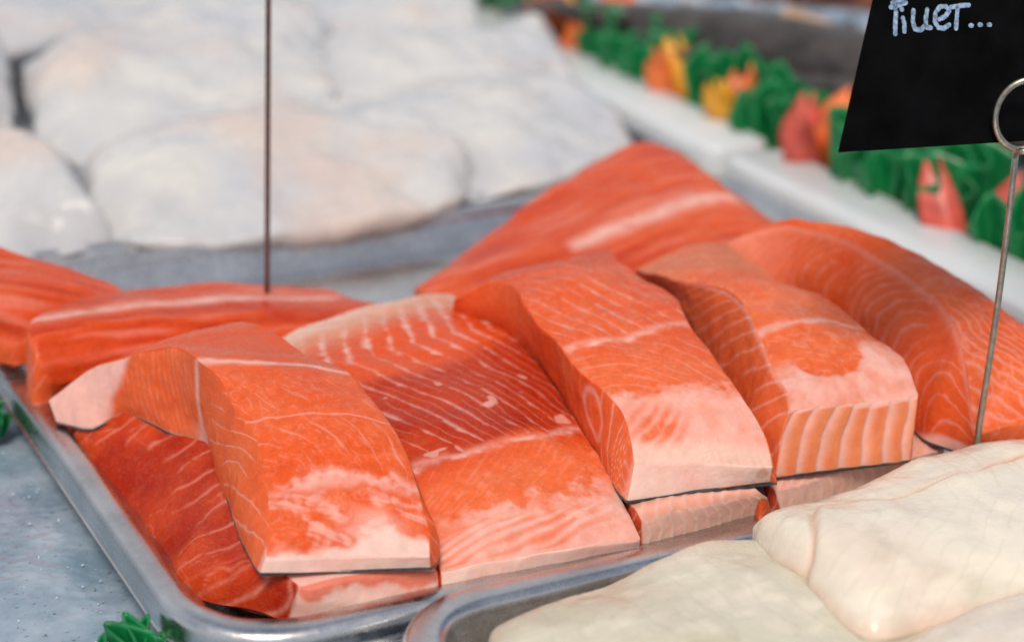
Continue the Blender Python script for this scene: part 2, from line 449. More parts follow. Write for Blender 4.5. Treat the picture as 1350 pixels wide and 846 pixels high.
# ------------------------------------------------------------------ ground and trays
def ice_sheet():
    n = 150
    gx = np.concatenate([np.linspace(-6, -0.5, 12)[:-1], np.linspace(-0.5, 1.6, n), np.linspace(1.6, 7, 12)[1:]])
    gy = np.concatenate([np.linspace(-3, -0.6, 8)[:-1], np.linspace(-0.6, 1.8, n), np.linspace(1.8, 9, 14)[1:]])
    X, Y = np.meshgrid(gx, gy, indexing='ij')
    p = np.stack([X.ravel(), Y.ravel(), np.zeros(X.size)], 1)
    z = 0.0022 * fbm(p * 26, 4, 3)
    heap = sstep(p[:, 0], 0.56, 0.72) * sstep(1.6 - p[:, 0], 0, 0.3)
    z += heap * (0.012 + 0.012 * fbm(p * 14, 4, 9))
    p[:, 2] = z - 0.004
    me = raw_mesh('ice_bed', p, grid_quads(len(gx), len(gy))[:, :])
    o = link('ice_bed', me, M_ICE); tag(o, kind='structure')
ice_sheet()

def rrect(x0, y0, x1, y1, r, n=14):
    pts = []
    for cx, cy, a0 in ((x1 - r, y1 - r, 0), (x0 + r, y1 - r, 90), (x0 + r, y0 + r, 180), (x1 - r, y0 + r, 270)):
        for k in range(n + 1):
            a = math.radians(a0 + 90 * k / n)
            pts.append((cx + r * math.cos(a), cy + r * math.sin(a)))
    return np.array(pts)

def pan(name, x0, y0, x1, y1, r, zr, zf, flat, label, mat, lip=0.009, wall_slope=0.012, cat='tray', group=None):
    """pressed tray: outer lip rolled down, flat rim, sloping wall, floor"""
    t = empty(name, ((x0 + x1) / 2, (y0 + y1) / 2, zf - 0.002)); tag(t, label, cat, group)
    prof = [(-0.0012, zr - lip), (0.0, zr - lip), (-0.0008, zr - lip * 0.6), (0.0, zr - 0.0034), (0.0007, zr - 0.0017), (0.0019, zr - 0.0006), (0.0034, zr), (flat - 0.0022, zr + 0.0004), (flat, zr - 0.0002), (flat + 0.0014, zr - 0.0018), (flat + 0.0022, zr - 0.0042)]
    prof_in = [(flat + 0.0022, zr - 0.0042), (flat + wall_slope * 0.7, zf + 0.005), (flat + wall_slope, zf + 0.0015), (flat + wall_slope + 0.005, zf)]
    def sweep(pr):
        rows = []
        for d, z in pr:
            rr = max(r - d, 0.003)
            q = rrect(x0 + d, y0 + d, x1 - d, y1 - d, rr)
            rows.append(np.column_stack([q, np.full(len(q), z)]))
        R = np.array(rows)
        n, m = R.shape[:2]
        R = np.concatenate([R, R[:, :1]], 1)
        return R.reshape(-1, 3), grid_quads(n, m + 1), R
    v, q, R = sweep(prof)
    v = v + np.column_stack([np.zeros((len(v), 2)), 0.0003 * fbm(v * 60, 2, 5)])
    link('rim', raw_mesh('rim', v, q[:, ::-1]), mat, t)
    v, q, R = sweep(prof_in)
    last = R[-1][:-1]
    cidx = len(v)
    c = np.array([[(x0 + x1) / 2, (y0 + y1) / 2, zf]])
    nrow = R.shape[0]; m1 = R.shape[1]
    tri = np.array([[cidx, (nrow - 1) * m1 + k, (nrow - 1) * m1 + k + 1] for k in range(m1 - 1)])
    link('basin', raw_mesh('basin', np.concatenate([v, c]), q[:, ::-1], tri), mat, t)
    return t

RIM = 0.022
pan('steel_tray', 0.0, 0.0, 0.464, 0.397, 0.045, RIM, 0.003, 0.0112, 'rectangular stainless steel tray holding the orange salmon portions', M_STEEL, lip=0.0115, wall_slope=0.0187)
pan('steel_tray', 0.062, -0.34, 0.53, 0.002, 0.04, RIM + 0.0035, 0.003, 0.0135, 'stainless steel tray at the front under the white fish, bright rim corner in view', M_STEEL)
pan('steel_tray', -0.08, 0.405, 0.464, 0.80, 0.045, RIM, 0.003, 0.0095, 'blurred tray at the back piled with white fish fillets', M_STEEL)

def board(x0, y0, x1, y1, z0, z1, label):
    r = 0.012
    rows = []
    for d, z in ((0.0, z0), (0.0, z1 - 0.003), (0.0009, z1 - 0.0009), (0.003, z1)):
        q = rrect(x0 + d, y0 + d, x1 - d, y1 - d, r, 6)
        rows.append(np.column_stack([q, np.full(len(q), z)]))
    R = np.array(rows); n, m = R.shape[:2]; R = np.concatenate([R, R[:, :1]], 1)
    v = R.reshape(-1, 3); qd = grid_quads(n, m + 1)[:, ::-1]
    c = np.array([[(x0 + x1) / 2, (y0 + y1) / 2, z1]])
    tri = np.array([[len(v), (n - 1) * (m + 1) + k, (n - 1) * (m + 1) + k + 1] for k in range(m)])
    o = link('white_plastic_board', raw_mesh('white_plastic_board', np.concatenate([v, c]), qd, tri), M_PLASTIC)
    tag(o, label, 'board', 'white boards beside the green garland')
board(0.462, -0.12, 0.508, 0.400, 0.004, 0.028, 'white plastic board between the salmon tray and the green garland')
board(0.462, 0.412, 0.508, 0.90, 0.004, 0.028, 'white plastic board between the back white fish and the green garland')

# ------------------------------------------------------------------ salmon painting
DEEP = np.array([0.34, 0.016, 0.002]); MID = np.array([0.71, 0.082, 0.012]); LIGHT = np.array([0.81, 0.175, 0.058])
PINK = np.array([0.80, 0.30, 0.21]); FAT = np.array([0.82, 0.45, 0.38]); WHITE = np.array([0.81, 0.58, 0.50])

def cut_face(d, seed, base=MID, spacing=0.75, curve=0.5, dense=None, strength=0.45, tilt=0.7, kind=1):
    """side where the portion was sliced: curved white membranes on orange"""
    p = d['p']; n = fbm(p * 60, 3, seed); n2 = fbm(p * 240, 3, seed + 5)
    phi = d['b'] * 1.0 + tilt * d['c'] + curve * (d['c'] - 1.2) ** 2 * 0.35 + 0.28 * n + 0.05 * n2
    ln = ridge(phi, spacing, 0.035) * strength * sstep(n + 0.55, 0, 0.6)
    col = mixc(base, LIGHT, 0.25 + 0.35 * n)
    col = mixc(col, DEEP, 0.25 * sstep(-n, 0.1, 0.8))
    col = mixc(col, LIGHT, 0.25 * sstep(n2, 0.2, 0.9))
    fat = ln
    col = mixc(col, FAT, fat)
    return col, fat, 0.00012 * n2 - 0.00008 * ln

def painter_generic(d, **k):
    return cut_face(d, k.get('seed', 1))

def make_painter(top, left=None, front=None, seed=1):
    def pt(d):
        if d['face'] == 'top': return top(d)
        if d['face'] == 'left': return (left or (lambda q: cut_face(q, seed)))(d)
        if d['face'] == 'front': return (front or (lambda q: fat_front(q, seed)))(d)
        if d['face'] == 'right': return cut_face(d, seed + 3)
        d = dict(d); d['b'] = d['a']
        return cut_face(d, seed + 4)
    return pt

def fat_front(d, seed, orange_top=0.0, amt=1.0):
    p = d['p']; n = fbm(p * 70, 3, seed); n2 = fbm(p * np.array([200, 200, 420]), 3, seed + 1)
    col = mixc(FAT, WHITE, 0.5 + 0.5 * n)
    col = mixc(col, np.array([0.78, 0.48, 0.36]), 0.4 * sstep(n2, 0.1, 0.9))
    if orange_top:
        t = sstep(orange_top + 0.25 * n, d['h'] - 0.15, d['h'] + 0.25)
        col = mixc(col, LIGHT, t * 0.85)
    # translucent brown edge by the skin
    col = mixc(col, np.array([0.62, 0.45, 0.36]), sstep(d['h'] + 0.05 * n, 0.88, 1.0) * 0.6)
    return col, np.full(len(p), 0.9), 0.0003 * n + 0.00008 * n2

def salmon_thing(label, secs, group='salmon portions in the steel tray'):
    base = np.mean([np.asarray(s[2]) for s in secs] + [np.asarray(s[3]) for s in secs], 0)
    t = empty('salmon_portion', base); tag(t, label, 'salmon', group)
    return t

def sec(tl, tr, bl, br=None, dz=None):
    A = at(*tl); B = at(*tr) if abs(tr[1]) > 5 else A + np.array(tr)
    C = at(*bl) if abs(bl[1]) > 5 else A * np.array([1, 1, 0]) + np.array([bl[0], bl[1], bl[2]])
    if br is None: D = np.array([B[0] + (C[0] - A[0]) * -0.3, B[1] + (C[1] - A[1]), C[2]])
    else: D = at(*br) if abs(br[1]) > 5 else B * np.array([1, 1, 0]) + np.array(br)
    return (A, B, C, D)

# ---- portion lying lowest at the near left corner of the tray
def a2():
    secs = [sec((118, 534, .034), (330, 480, .036), (84, 570, .018)),
            sec((215, 548, .036), (400, 540, .038), (108, 612, .012)),
            sec((285, 585, .037), (450, 600, .037), (150, 668, .009)),
            sec((322, 668, .035), (510, 670, .034), (205, 738, .009)),
            sec((352, 740, .031), (560, 730, .031), (270, 790, .012)),
            sec((400, 781, .027), (579, 753, .027), (400, 824, .014), (586, 799, .014))]
    def top(d):
        p = d['p']; n = fbm(p * 60, 3, 11); n2 = fbm(p * 260, 3, 12)
        col = mixc(DEEP, MID, 0.5 + 0.4 * n)
        ln = ridge(d['b'] + 0.4 * n + 0.5 * d['u'], 1.7, 0.10 + 0.06 * n2) * 0.5 * sstep(n2 + 0.7, 0, 0.8)
        f = sstep(d['s'] + 0.5 * n, 3.9, 4.7)
        col = mixc(col, FAT, np.maximum(ln, f))
        return col, np.maximum(ln, f), 0.0002 * n2 - 0.0001 * ln
    def left(d):
        p = d['p']; n = fbm(p * 55, 3, 13); n2 = fbm(p * 230, 3, 14)
        phi = d['b'] - 0.25 * d['c'] + 0.25 * n
        near = sstep(d['s'], 3.4, 4.6)
        ln = ridge(phi * 1.0 + 0.2 * n, 1.25, 0.07 + 0.05 * n2) * 0.62 * sstep(2.5 + 1.0 * n - d['c'], 0, 0.9) * (1 - near)
        w = fbm(np.stack([d['b'] * 1.1 + n, d['c'] * 0.9, 0 * n], 1), 3, 15)
        ln2 = np.exp(-(w / 0.05) ** 2) * 0.45 * sstep(n, -0.1, 0.5)
        ln3 = ridge(d['b'] * 1.0 + 0.9 * (d['h'] - .5) ** 2 + 0.12 * n, 0.6, 0.06) * near * 0.75
        f = np.maximum(np.maximum(ln, ln2 * (1 - near)), ln3)
        col = mixc(DEEP * 1.1, MID, 0.25 + 0.4 * n)  # deep flesh colour, darkened further to stand in for occlusion near the tray
        col = mixc(col, PINK, f * 0.8)
        wf = sstep(d['s'] + 0.1 * n, 4.86, 4.95)
        col = mixc(col, FAT, wf)
        return col, f, 0.00035 * n + 0.00015 * n2 - 0.00008 * f
    def front(d):
        c, f, dp = fat_front(d, 16)
        n = fbm(d['p'] * 120, 3, 17)
        t = sstep(0.42 - d['h'] + 0.25 * n, 0, 0.25)
        return mixc(c, MID, t * 0.7), f, dp
    t = salmon_thing('dark orange salmon portion at the bottom of the near left tray corner, mostly covered', secs)
    block('flesh', secs, make_painter(top, left, front, 11), M_SALMON, t, 130, 220, 130, crown=0.003, bulge=0.0045, smooth=110)
a2()

# ---- big flat piece in the middle
def c_piece():
    secs = [sec((345, 458, .042), (600, 386, .044), (0, 0, .012)),
            sec((400, 490, .049), (655, 425, .050), (0, 0, .012)),
            sec((470, 560, .048), (705, 475, .050), (0, 0, .012)),
            sec((525, 640, .042), (755, 545, .046), (0, 0, .012)),
            sec((558, 700, .034), (800, 625, .038), (0, 0, .012)),
            sec((572, 735, .029), (830, 685, .031), (0, 0, .014)),
            sec((578, 752, .0265), (842, 713, .026), (584, 794, .0155), (842, 733, .017))]
    def top(d):
        p = d['p']; n = fbm(p * 45, 3, 21); n2 = fbm(p * 200, 3, 22); n3 = fbm(p * 420, 2, 23)
        s, a, b, u = d['s'], d['a'], d['b'], d['u']
        slat = 2.88 + 0.5 * u + 0.10 * np.sin(u * 5.0)
        s1 = sstep(s, 1.2, 1.9)
        f = np.where(b < 6.4, -0.36 * b, -0.36 * 6.4 + 0.46 * (b - 6.4)) + 0.25 * np.exp(-((b - 6.4) / 1.6) ** 2)
        below = s > slat
        fl_ = np.where(below, -0.36 * 6.4 + 0.46 * 9.6 - 1.3 * (b - 16.0), f)
        phi = a - fl_ + 0.16 * n + 0.05 * n2
        sp = 1.0
        grad = np.where(below, 1.6, 1.08)
        dd = np.abs((phi / sp + .5) % 1 - .5) * sp / grad
        wid = (0.115 * (1 - s1) + 0.05 * s1) * np.clip(1 + 0.9 * n2 + 0.5 * n, 0.35, 2.2)
        ln = np.exp(-(dd / wid) ** 2) * (0.85 - 0.32 * s1) * (0.75 + 0.5 * n2)
        ln = ln * np.where(below, 0.35, 1.0)
        phi2 = phi + 0.5 + 0.1 * n
        ln = np.maximum(ln, np.exp(-(np.abs((phi2 / sp + .5) % 1 - .5) * sp / 0.034) ** 2) * 0.26 * s1 * sstep(n + 0.5, 0, 0.6))
        # colours by zone: pale silvery back, deep red middle, lighter belly side
        col = mixc(np.array([0.74, 0.30, 0.17]), MID, sstep(s + 0.2 * n, 0.35, 1.0))
        col = mixc(np.array([0.80, 0.50, 0.38]), col, sstep(s + 0.3 * d['u'] + 0.15 * n, 0.15, 0.6))
        deep = sstep(s + 0.12 * n + 0.2 * np.abs(u - .5), 1.5, 1.85) * (1 - sstep(s - slat + 0.1 * n, -0.12, 0.1))
        col = mixc(col, DEEP * 1.1, deep * (0.72 + 0.25 * n))
        pale = sstep(s - slat + 0.1 * n, -0.05, 0.5)
        col = mixc(col, LIGHT, pale * (0.75 + 0.12 * n2 + 0.15 * n3))
        ln = np.maximum(ln, ridge(a * 0.6 + 1.6 * b + 0.5 * n, 0.55, 0.05) * 0.25 * pale * sstep(n2 + n3, -0.2, 0.7))
        # white flecks
        fl = sstep(fbm(p * 130, 2, 25), 0.83, 1.0) * deep * 0.7
        # lateral line
        lat = np.exp(-((s - slat - 0.10 * n - 0.06 * n2) / 0.075) ** 2) * (0.65 + 0.35 * n2)
        # fat patch and barred belly
        patch = sstep(s + 0.30 * n + 0.22 * n2 + 0.15 * n3, 3.9, 4.5) * (1 - sstep(s + 0.25 * n - 0.9 * sstep(u, 0.6, 0.9), 4.5, 4.8)) * (0.35 + 0.65 * sstep(u + 0.1 * n, 0.1, 0.3))
        bars = ridge(a * 0.55 + 2.4 * (b - 18.0) + 0.5 * n + 0.12 * a * a * 0.2, 0.95, 0.26)
        belly = sstep(s + 0.1 * n, 4.4, 4.7)
        bfat = belly * np.clip(0.35 + 0.8 * bars + 0.4 * n, 0.1, 1)
        edge = sstep(s + 0.1 * n + 0.5 * sstep(u, 0.55, 0.9), 5.55, 5.85)
        fat = np.clip(np.maximum.reduce([ln, fl, lat, patch * (0.7 + 0.3 * n2), bfat, edge]), 0, 1)
        col = mixc(col, mixc(FAT, PINK, 0.35 - 0.4 * n2), fat)
        relief = 0.0011 * fbm(p * 28, 2, 29) + 0.0003 * n + 0.00022 * n2 * (1 - 0.5 * s1) + 0.00008 * n3 - 0.00032 * ln
        return col, fat, relief
    t = salmon_thing('largest flat salmon piece in the middle, deep red with white diagonal lines', secs)
    block('flesh', secs, make_painter(top, None, lambda d: fat_front(d, 27), 24), M_SALMON, t, 270, 420, 40, crown=lambda q: 0.005 * sstep(6 - q, 0, 2.0) + 0.0006, bulge=0.001, smooth=26)
c_piece()

# ---- portion on top at the near left, its sliced side folding over the rim
def a_piece():
    secs = [sec((62, 530, .030), (.05, .012, .004), (72, 556, .024)),
            sec((105, 496, .043), (.053, .010, .004), (118, 566, .026)),
            sec((160, 473, .058), (.055, .006, .004), (165, 550, .032)),
            sec((225, 462, .0665), (405, 470, .0645), (225, 573, .033)),
            sec((268, 478, .070), (458, 493, .068), (277, 590, .034)),
            sec((312, 536, .0655), (492, 530, .066), (287, 628, .033)),
            sec((346, 592, .059), (530, 588, .060), (304, 672, .033)),
            sec((354, 650, .050), (556, 652, .051), (324, 722, .032)),
            sec((353, 705, .042), (566, 704, .041), (338, 750, .031)),
            sec((348, 742, .0365), (568, 733, .0365), (344, 760, .032), (568, 747, .0315))]
    def top(d):
        p = d['p']; n = fbm(p * 50, 3, 31); n2 = fbm(p * 190, 3, 32); n3 = fbm(p * 420, 2, 33)
        s, a, u = d['s'], d['a'], d['u']
        lat = np.exp(-((s - 4.04 - 0.10 * n) / 0.09) ** 2) * 0.95
        thin = np.exp(-((s - 5.36 - 0.28 * u - 0.08 * n - 0.04 * n2) / 0.022) ** 2) * 0.5
        # arcs below the thin line
        r = np.hypot((d['b'] - 19.6) * 0.75, a + 3.2) + 0.2 * n
        arcs = ridge(r + 0.06 * n2, 0.92, 0.055 * np.clip(1 + 0.9 * n2 + 0.5 * n, 0.4, 2.4)) * sstep(s, 5.4, 5.9) * (1 - sstep(s, 6.7, 7.0)) * 0.42 * sstep(n + 0.8, 0.1, 0.8)
        diag = ridge(a - 0.5 * d['b'] + 0.3 * n + 0.06 * n2, 1.1, 0.045) * 0.25 * sstep(s, 4.2, 4.6) * (1 - sstep(s, 5.2, 5.5)) * sstep(n2 + 0.5, 0, 0.6)
        arcs = np.maximum(arcs, diag)
        thr = ridge(r * 1.0 + 0.25 * n + 0.05 * n2, 0.34, 0.035) * sstep(s, 5.4, 5.9) + ridge(a - 0.3 * d['b'] + 0.5 * n, 0.4, 0.035) * sstep(s, 4.2, 4.6) * (1 - sstep(s, 5.2, 5.5))
        arcs = np.maximum(arcs, 0.24 * thr * sstep(n2 + n3, -0.2, 0.7))
        branch = np.exp(-(fbm(p * 95, 4, 35) / 0.045) ** 2) * 0.16 * sstep(s, 4.2, 4.8)
        wv = s + 0.22 * n + 0.16 * n2
        patch = np.exp(-((wv - 6.85) / (0.12 + 0.1 * np.exp(-((u - 0.35) / 0.2) ** 2))) ** 2) * (0.7 + 0.4 * n2) * sstep(u, 0.02, 0.15)
        low = sstep(s, 6.9, 7.2)
        streak = fbm(np.stack([a * 0.8 + 1.0 * n, d['b'] * 2.6 + 0.8 * n - 0.5 * a, 0 * a + 2], 1), 4, 36)
        st = low * sstep(streak + 0.25 * n2 + 0.2 * n3, -0.1, 0.8) * 0.75
        blob = np.exp(-(((u - 0.66) / 0.2) ** 2 + ((s - 7.95) / 0.42) ** 2) ** 1.5 + 0.6 * n2) * 0.95
        edge = sstep(s + 0.3 * n + 0.15 * n2 + 0.5 * sstep(u, .15, .6), 8.35, 8.85)
        fat = np.clip(np.maximum.reduce([lat, thin, arcs, branch, patch, st, blob, edge]), 0, 1)
        col = mixc(MID, LIGHT, 0.35 + 0.22 * n + 0.08 * n2 + 0.14 * n3)
        col = mixc(col, MID * 0.95, 0.6 * sstep(4.6 - s, 0, 0.8))
        col = mixc(col, mixc(FAT, WHITE, edge), fat * 0.92)
        return col, fat, 0.0009 * fbm(p * 30, 2, 40) + 0.00025 * n + 0.00018 * n2 + 0.00008 * n3 - 0.00008 * arcs
    def left(d):
        p = d['p']; n = fbm(p * 60, 3, 37); n2 = fbm(p * 240, 3, 38)
        s, h, b, c = d['s'], d['h'], d['b'], d['c']
        rear = s < 4.0
        # rear part: fine parallel membranes; pale flap at the far end
        phi = b - 0.35 * c + 0.12 * n
        l1 = ridge(phi, 0.42, 0.035) * 0.36 * (0.6 + 0.7 * n2) * (1 - sstep(s, 3.7, 3.9)) * sstep(s, 1.9, 2.2)
        l2 = ridge(b * 0.9 + 1.6 * c - 0.5 * (h - 0.4) ** 2 * 4 + 0.3 * n, 1.25, 0.06) * 0.5 * sstep(n + 0.6, 0, 0.6) * sstep(s, 4.3, 4.8)
        mem = np.exp(-((s - 4.0 - 0.35 * (h - 0.5) ** 3) / (0.06 + 0.25 * sstep(h, 0.6, 1.0))) ** 2) * 0.85
        flap = 1 - sstep(s + 0.14 * n + 0.45 * (h - 0.5), 1.75, 2.05)
        edge = sstep(s, 8.3, 8.8)
        fat = np.clip(np.maximum.reduce([l1, l2, mem, edge * 0.8]), 0, 1)
        col = mixc(MID, LIGHT, 0.45 + 0.25 * n + 0.08 * n2)
        col = mixc(col, FAT, fat)
        col = mixc(col, np.array([0.82, 0.47, 0.40]), flap * 0.92)
        rim = sstep(h + 0.02 * n, 0.95, 1.0)
        col = mixc(col, np.array([0.5, 0.3, 0.22]), rim * 0.6)
        return col, np.maximum(fat, flap), 0.0003 * n + 0.0001 * n2
    t = salmon_thing('salmon portion on top at the left, its pale flap folding over the left rim', secs)
    block('flesh', secs, make_painter(top, left, lambda d: fat_front(d, 39), 34), M_SALMON, t, 220, 440, 110, crown=lambda q: 0.0004 + 0.0035 * sstep(q, 3.6, 5.5) * sstep(9 - q, 0, 2.5), bulge=0.002, smooth=40, skin=(0.0008, 0.0001), skin_mat=M_SKIN)
a_piece()

# ---- thin strips under the upper row
def g_piece(secs, seed, label, front_cut):
    def top(d):
        p = d['p']; n = fbm(p * 60, 3, seed); n2 = fbm(p * 220, 3, seed + 1)
        bars = ridge(d['a'] + 0.6 * (d['b'] - 3) + 0.14 * n, 0.62, 0.13)
        col = mixc(np.array([0.80, 0.34, 0.22]), FAT, 0.35 + 0.55 * bars + 0.2 * n)
        col = mixc(col, MID, 0.75 * sstep(0.25 * n + 1.35 - d['s'], 0.0, 0.3))
        return col, bars, 0.0003 * bars + 0.0001 * n2
    def front(d):
        p = d['p']; n = fbm(p * 60, 3, seed + 2)
        bars = ridge(d['a'] + 0.14 * n + 0.35 * np.abs(d['h'] - 0.45), 0.5, 0.07)
        col = mixc(np.array([0.80, 0.38, 0.26]), WHITE * .95, 0.5 + 0.28 * bars + 0.25 * n)
        col = mixc(col, np.array([0.72, 0.44, 0.35]), sstep(d['h'], 0.4, 0.9) * 0.6)
        return col, bars, 0.0003 * bars
    def left(d):
        c, f, dd = cut_face(d, seed + 5, base=DEEP, spacing=0.5)
        return c, f, dd
    t = salmon_thing(label, secs)
    block('flesh', secs, make_painter(top, left, front, seed), M_SALMON, t, 130, 110, 50, crown=0.002, bulge=0.0005, smooth=12, skin=(0.0012, 0.0005), skin_mat=M_SKIN)
g_piece([sec((730, 560, .034), (900, 540, .034), (0, 0, .020)),
         sec((828, 663, .0348), (992, 639, .0348), (0, 0, .016)),
         sec((834, 674, .0352), (1004, 646, .0355), (0, 0, .018)),
         sec((841, 690, .031), (1014, 655, .032), (846, 728, .0185), (1020, 676, .0205))], 41,
        'narrow pale striped salmon strip squeezed under the middle front portion', True)
g_piece([sec((960, 560, .034), (1200, 540, .034), (0, 0, .016)),
         sec((1010, 629, .0348), (1222, 560, .0348), (0, 0, .0225)),
         sec((1016, 637, .0343), (1236, 572, .0343), (0, 0, .0225)),
         sec((1024, 648, .0318), (1246, 592, .0318), (1030, 674, .0225), (1250, 612, .0225))], 46,
        'pale striped salmon strip under the barred portion, running behind the white fish', True)

# ---- upper middle portion
def b_piece():
    secs = [sec((594, 396, .058), (.060, .006, .006), (590, 414, .050)),
            sec((640, 374, .069), (795, 330, .071), (620, 424, .049)),
            sec((672, 380, .0745), (824, 347, .0765), (660, 440, .048)),
            sec((692, 406, .0755), (885, 386, .0755), (684, 466, .045)),
            sec((727, 442, .0735), (915, 432, .073), (712, 500, .042)),
            sec((760, 478, .0705), (956, 478, .0695), (745, 545, .040)),
            sec((797, 512, .0665), (987, 529, .063), (775, 590, .039)),
            sec((820, 545, .0615), (1007, 562, .0565), (797, 622, .038)),
            sec((832, 580, .055), (1016, 588, .0515), (812, 645, .0375)),
            sec((836, 612, .0485), (1022, 613, .0455), (824, 660, .037), (1018, 634, .038))]
    def top(d):
        p = d['p']; n = fbm(p * 50, 3, 51); n2 = fbm(p * 190, 3, 52); n3 = fbm(p * 420, 2, 53)
        s, a, u, b = d['s'], d['a'], d['u'], d['b']
        lat = np.exp(-((s - 4.2 + 0.45 * (u - .5) - 0.09 * n - 0.06 * n2) / 0.085) ** 2) * (0.75 + 0.3 * n2)
        up_ = 1 - sstep(s + 0.45 * (u - .5), 4.1, 4.25)
        ph1 = a - 0.55 * b + 0.25 * n + 0.06 * n2
        l1 = ridge(ph1, 0.85, 0.06 * np.clip(1 + 0.9 * n2 + 0.5 * n, 0.4, 2.2)) * 0.5 * (0.8 + 0.5 * n2) * up_ * sstep(s, 1.6, 2.4)
        r = np.hypot((a + 2.2) * 1.0, (b - 17.5) * 0.9) + 0.25 * n
        l2 = ridge(r + 0.05 * n2, 0.72, 0.06) * 0.34 * sstep(n2 + 0.7, 0, 0.8) * (1 - up_)
        br = np.exp(-(fbm(p * 110, 4, 54) / 0.05) ** 2) * 0.16
        wv = s + 0.16 * n + 0.12 * n2
        och = ridge(a * 1.0 + 0.9 * (b - 16) + 0.25 * n, 0.55, 0.16)
        patch = sstep(wv + 0.5 * u + 0.12 * n3, 5.95, 6.55) * (1 - np.clip(1.1 * np.exp(-(((u - 0.2) / 0.25) ** 2 + ((s - 7.35) / 0.85) ** 2) ** 2) * (0.85 - 0.6 * och + 0.4 * n2), 0, 0.9))
        l2 = np.maximum(l2, ridge(r + 0.3 * n, 0.3, 0.035) * 0.2 * (1 - up_) * sstep(n2 + n3, -0.2, 0.7))
        l1 = np.maximum(l1, ridge(ph1 + 0.3 * n, 0.4, 0.035) * 0.2 * up_ * sstep(n2 + n3, -0.2, 0.7))
        fine = ridge(a - 0.35 * b + 0.12 * n, 0.3, 0.06) * 0.12
        top_fat = sstep(fbm(p * np.array([60, 120, 60]), 3, 56), 0.25, 0.8) * (1 - sstep(s, 1.5, 2.3)) * 0.45
        fat = np.clip(np.maximum.reduce([lat, l1, l2, br, patch, top_fat]), 0, 1)
        col = mixc(MID, LIGHT, 0.22 + 0.2 * n + 0.06 * n2 + 0.12 * n3 + 0.35 * sstep(s, 4.3, 5.2))
        col = mixc(col, DEEP * 1.3, 0.4 * sstep(2.2 - s + 0.3 * n2, 0, 0.8))
        fc = mixc(mixc(FAT, PINK, 0.3 - 0.4 * n2), WHITE * np.array([1, .95, .9]), sstep(s + 0.1 * n, 7.6, 8.5))
        col = mixc(col, fc, fat * 0.93)
        col = mixc(col, PINK, fine * patch * 1.4 * sstep(n + 0.5, 0, 0.8))
        tex = (1 - sstep(s, 1.6, 2.6))
        return col, fat, 0.0009 * fbm(p * 30, 2, 50) + 0.00025 * n + (0.00015 + 0.00025 * tex) * n2 + 0.00007 * n3 - 0.00028 * l1 - 0.00015 * l2
    def left(d):
        p = d['p']; n = fbm(p * 60, 3, 57); n2 = fbm(p * 240, 3, 58)
        s, h, b, c = d['s'], d['h'], d['b'], d['c']
        l = ridge(b * 1.0 - 0.55 * c - 0.9 * (h - 0.45) ** 2 + 0.15 * n, 0.8 - 0.25 * sstep(s, 7, 9), 0.05) * (0.25 + 0.5 * sstep(s, 4.5, 7.5)) * sstep(s, 2.5, 3.5)
        l = l * (1 - 0.6 * sstep(-n, 0.1, 0.6))
        near = sstep(s, 8.2, 9.0)
        lp = ((s - 5.9 - 0.9 * (h - .4)) / 0.33) ** 2 + ((h - 0.42) / 0.3) ** 2
        loop = np.exp(-((lp - 1) / 0.35) ** 2) * 0.55
        fat = np.clip(np.maximum(l, loop) + near * 0.5, 0, 1)
        col = mixc(MID, LIGHT, 0.3 + 0.3 * n + 0.35 * sstep(s, 5, 8))
        col = mixc(col, DEEP * 1.25, 0.55 * sstep(h + 0.2 * n, 0.5, 1.0) * (1 - sstep(s, 6, 8)))
        col = mixc(col, FAT, fat)
        return col, fat, 0.00025 * n + 0.0001 * n2
    def front(d):
        c, f, dp = fat_front(d, 59)
        sp = fbm(d['p'] * 170, 2, 60)
        return mixc(c, np.array([0.6, 0.28, 0.18]), 0.6 * sstep(sp, 0.55, 0.9) * sstep(d['u'], 0.3, 0.8)), f, dp
    t = salmon_thing('tall salmon portion in the middle of the upper row with a broad white fat front', secs)
    block('flesh', secs, make_painter(top, left, front, 55), M_SALMON, t, 220, 390, 90, crown=lambda q: 0.0025 * sstep(9 - q, 0, 2.5) + 0.0004, bulge=0.001, smooth=34, skin=(0.0008, 0.0001), skin_mat=M_SKIN)
b_piece()

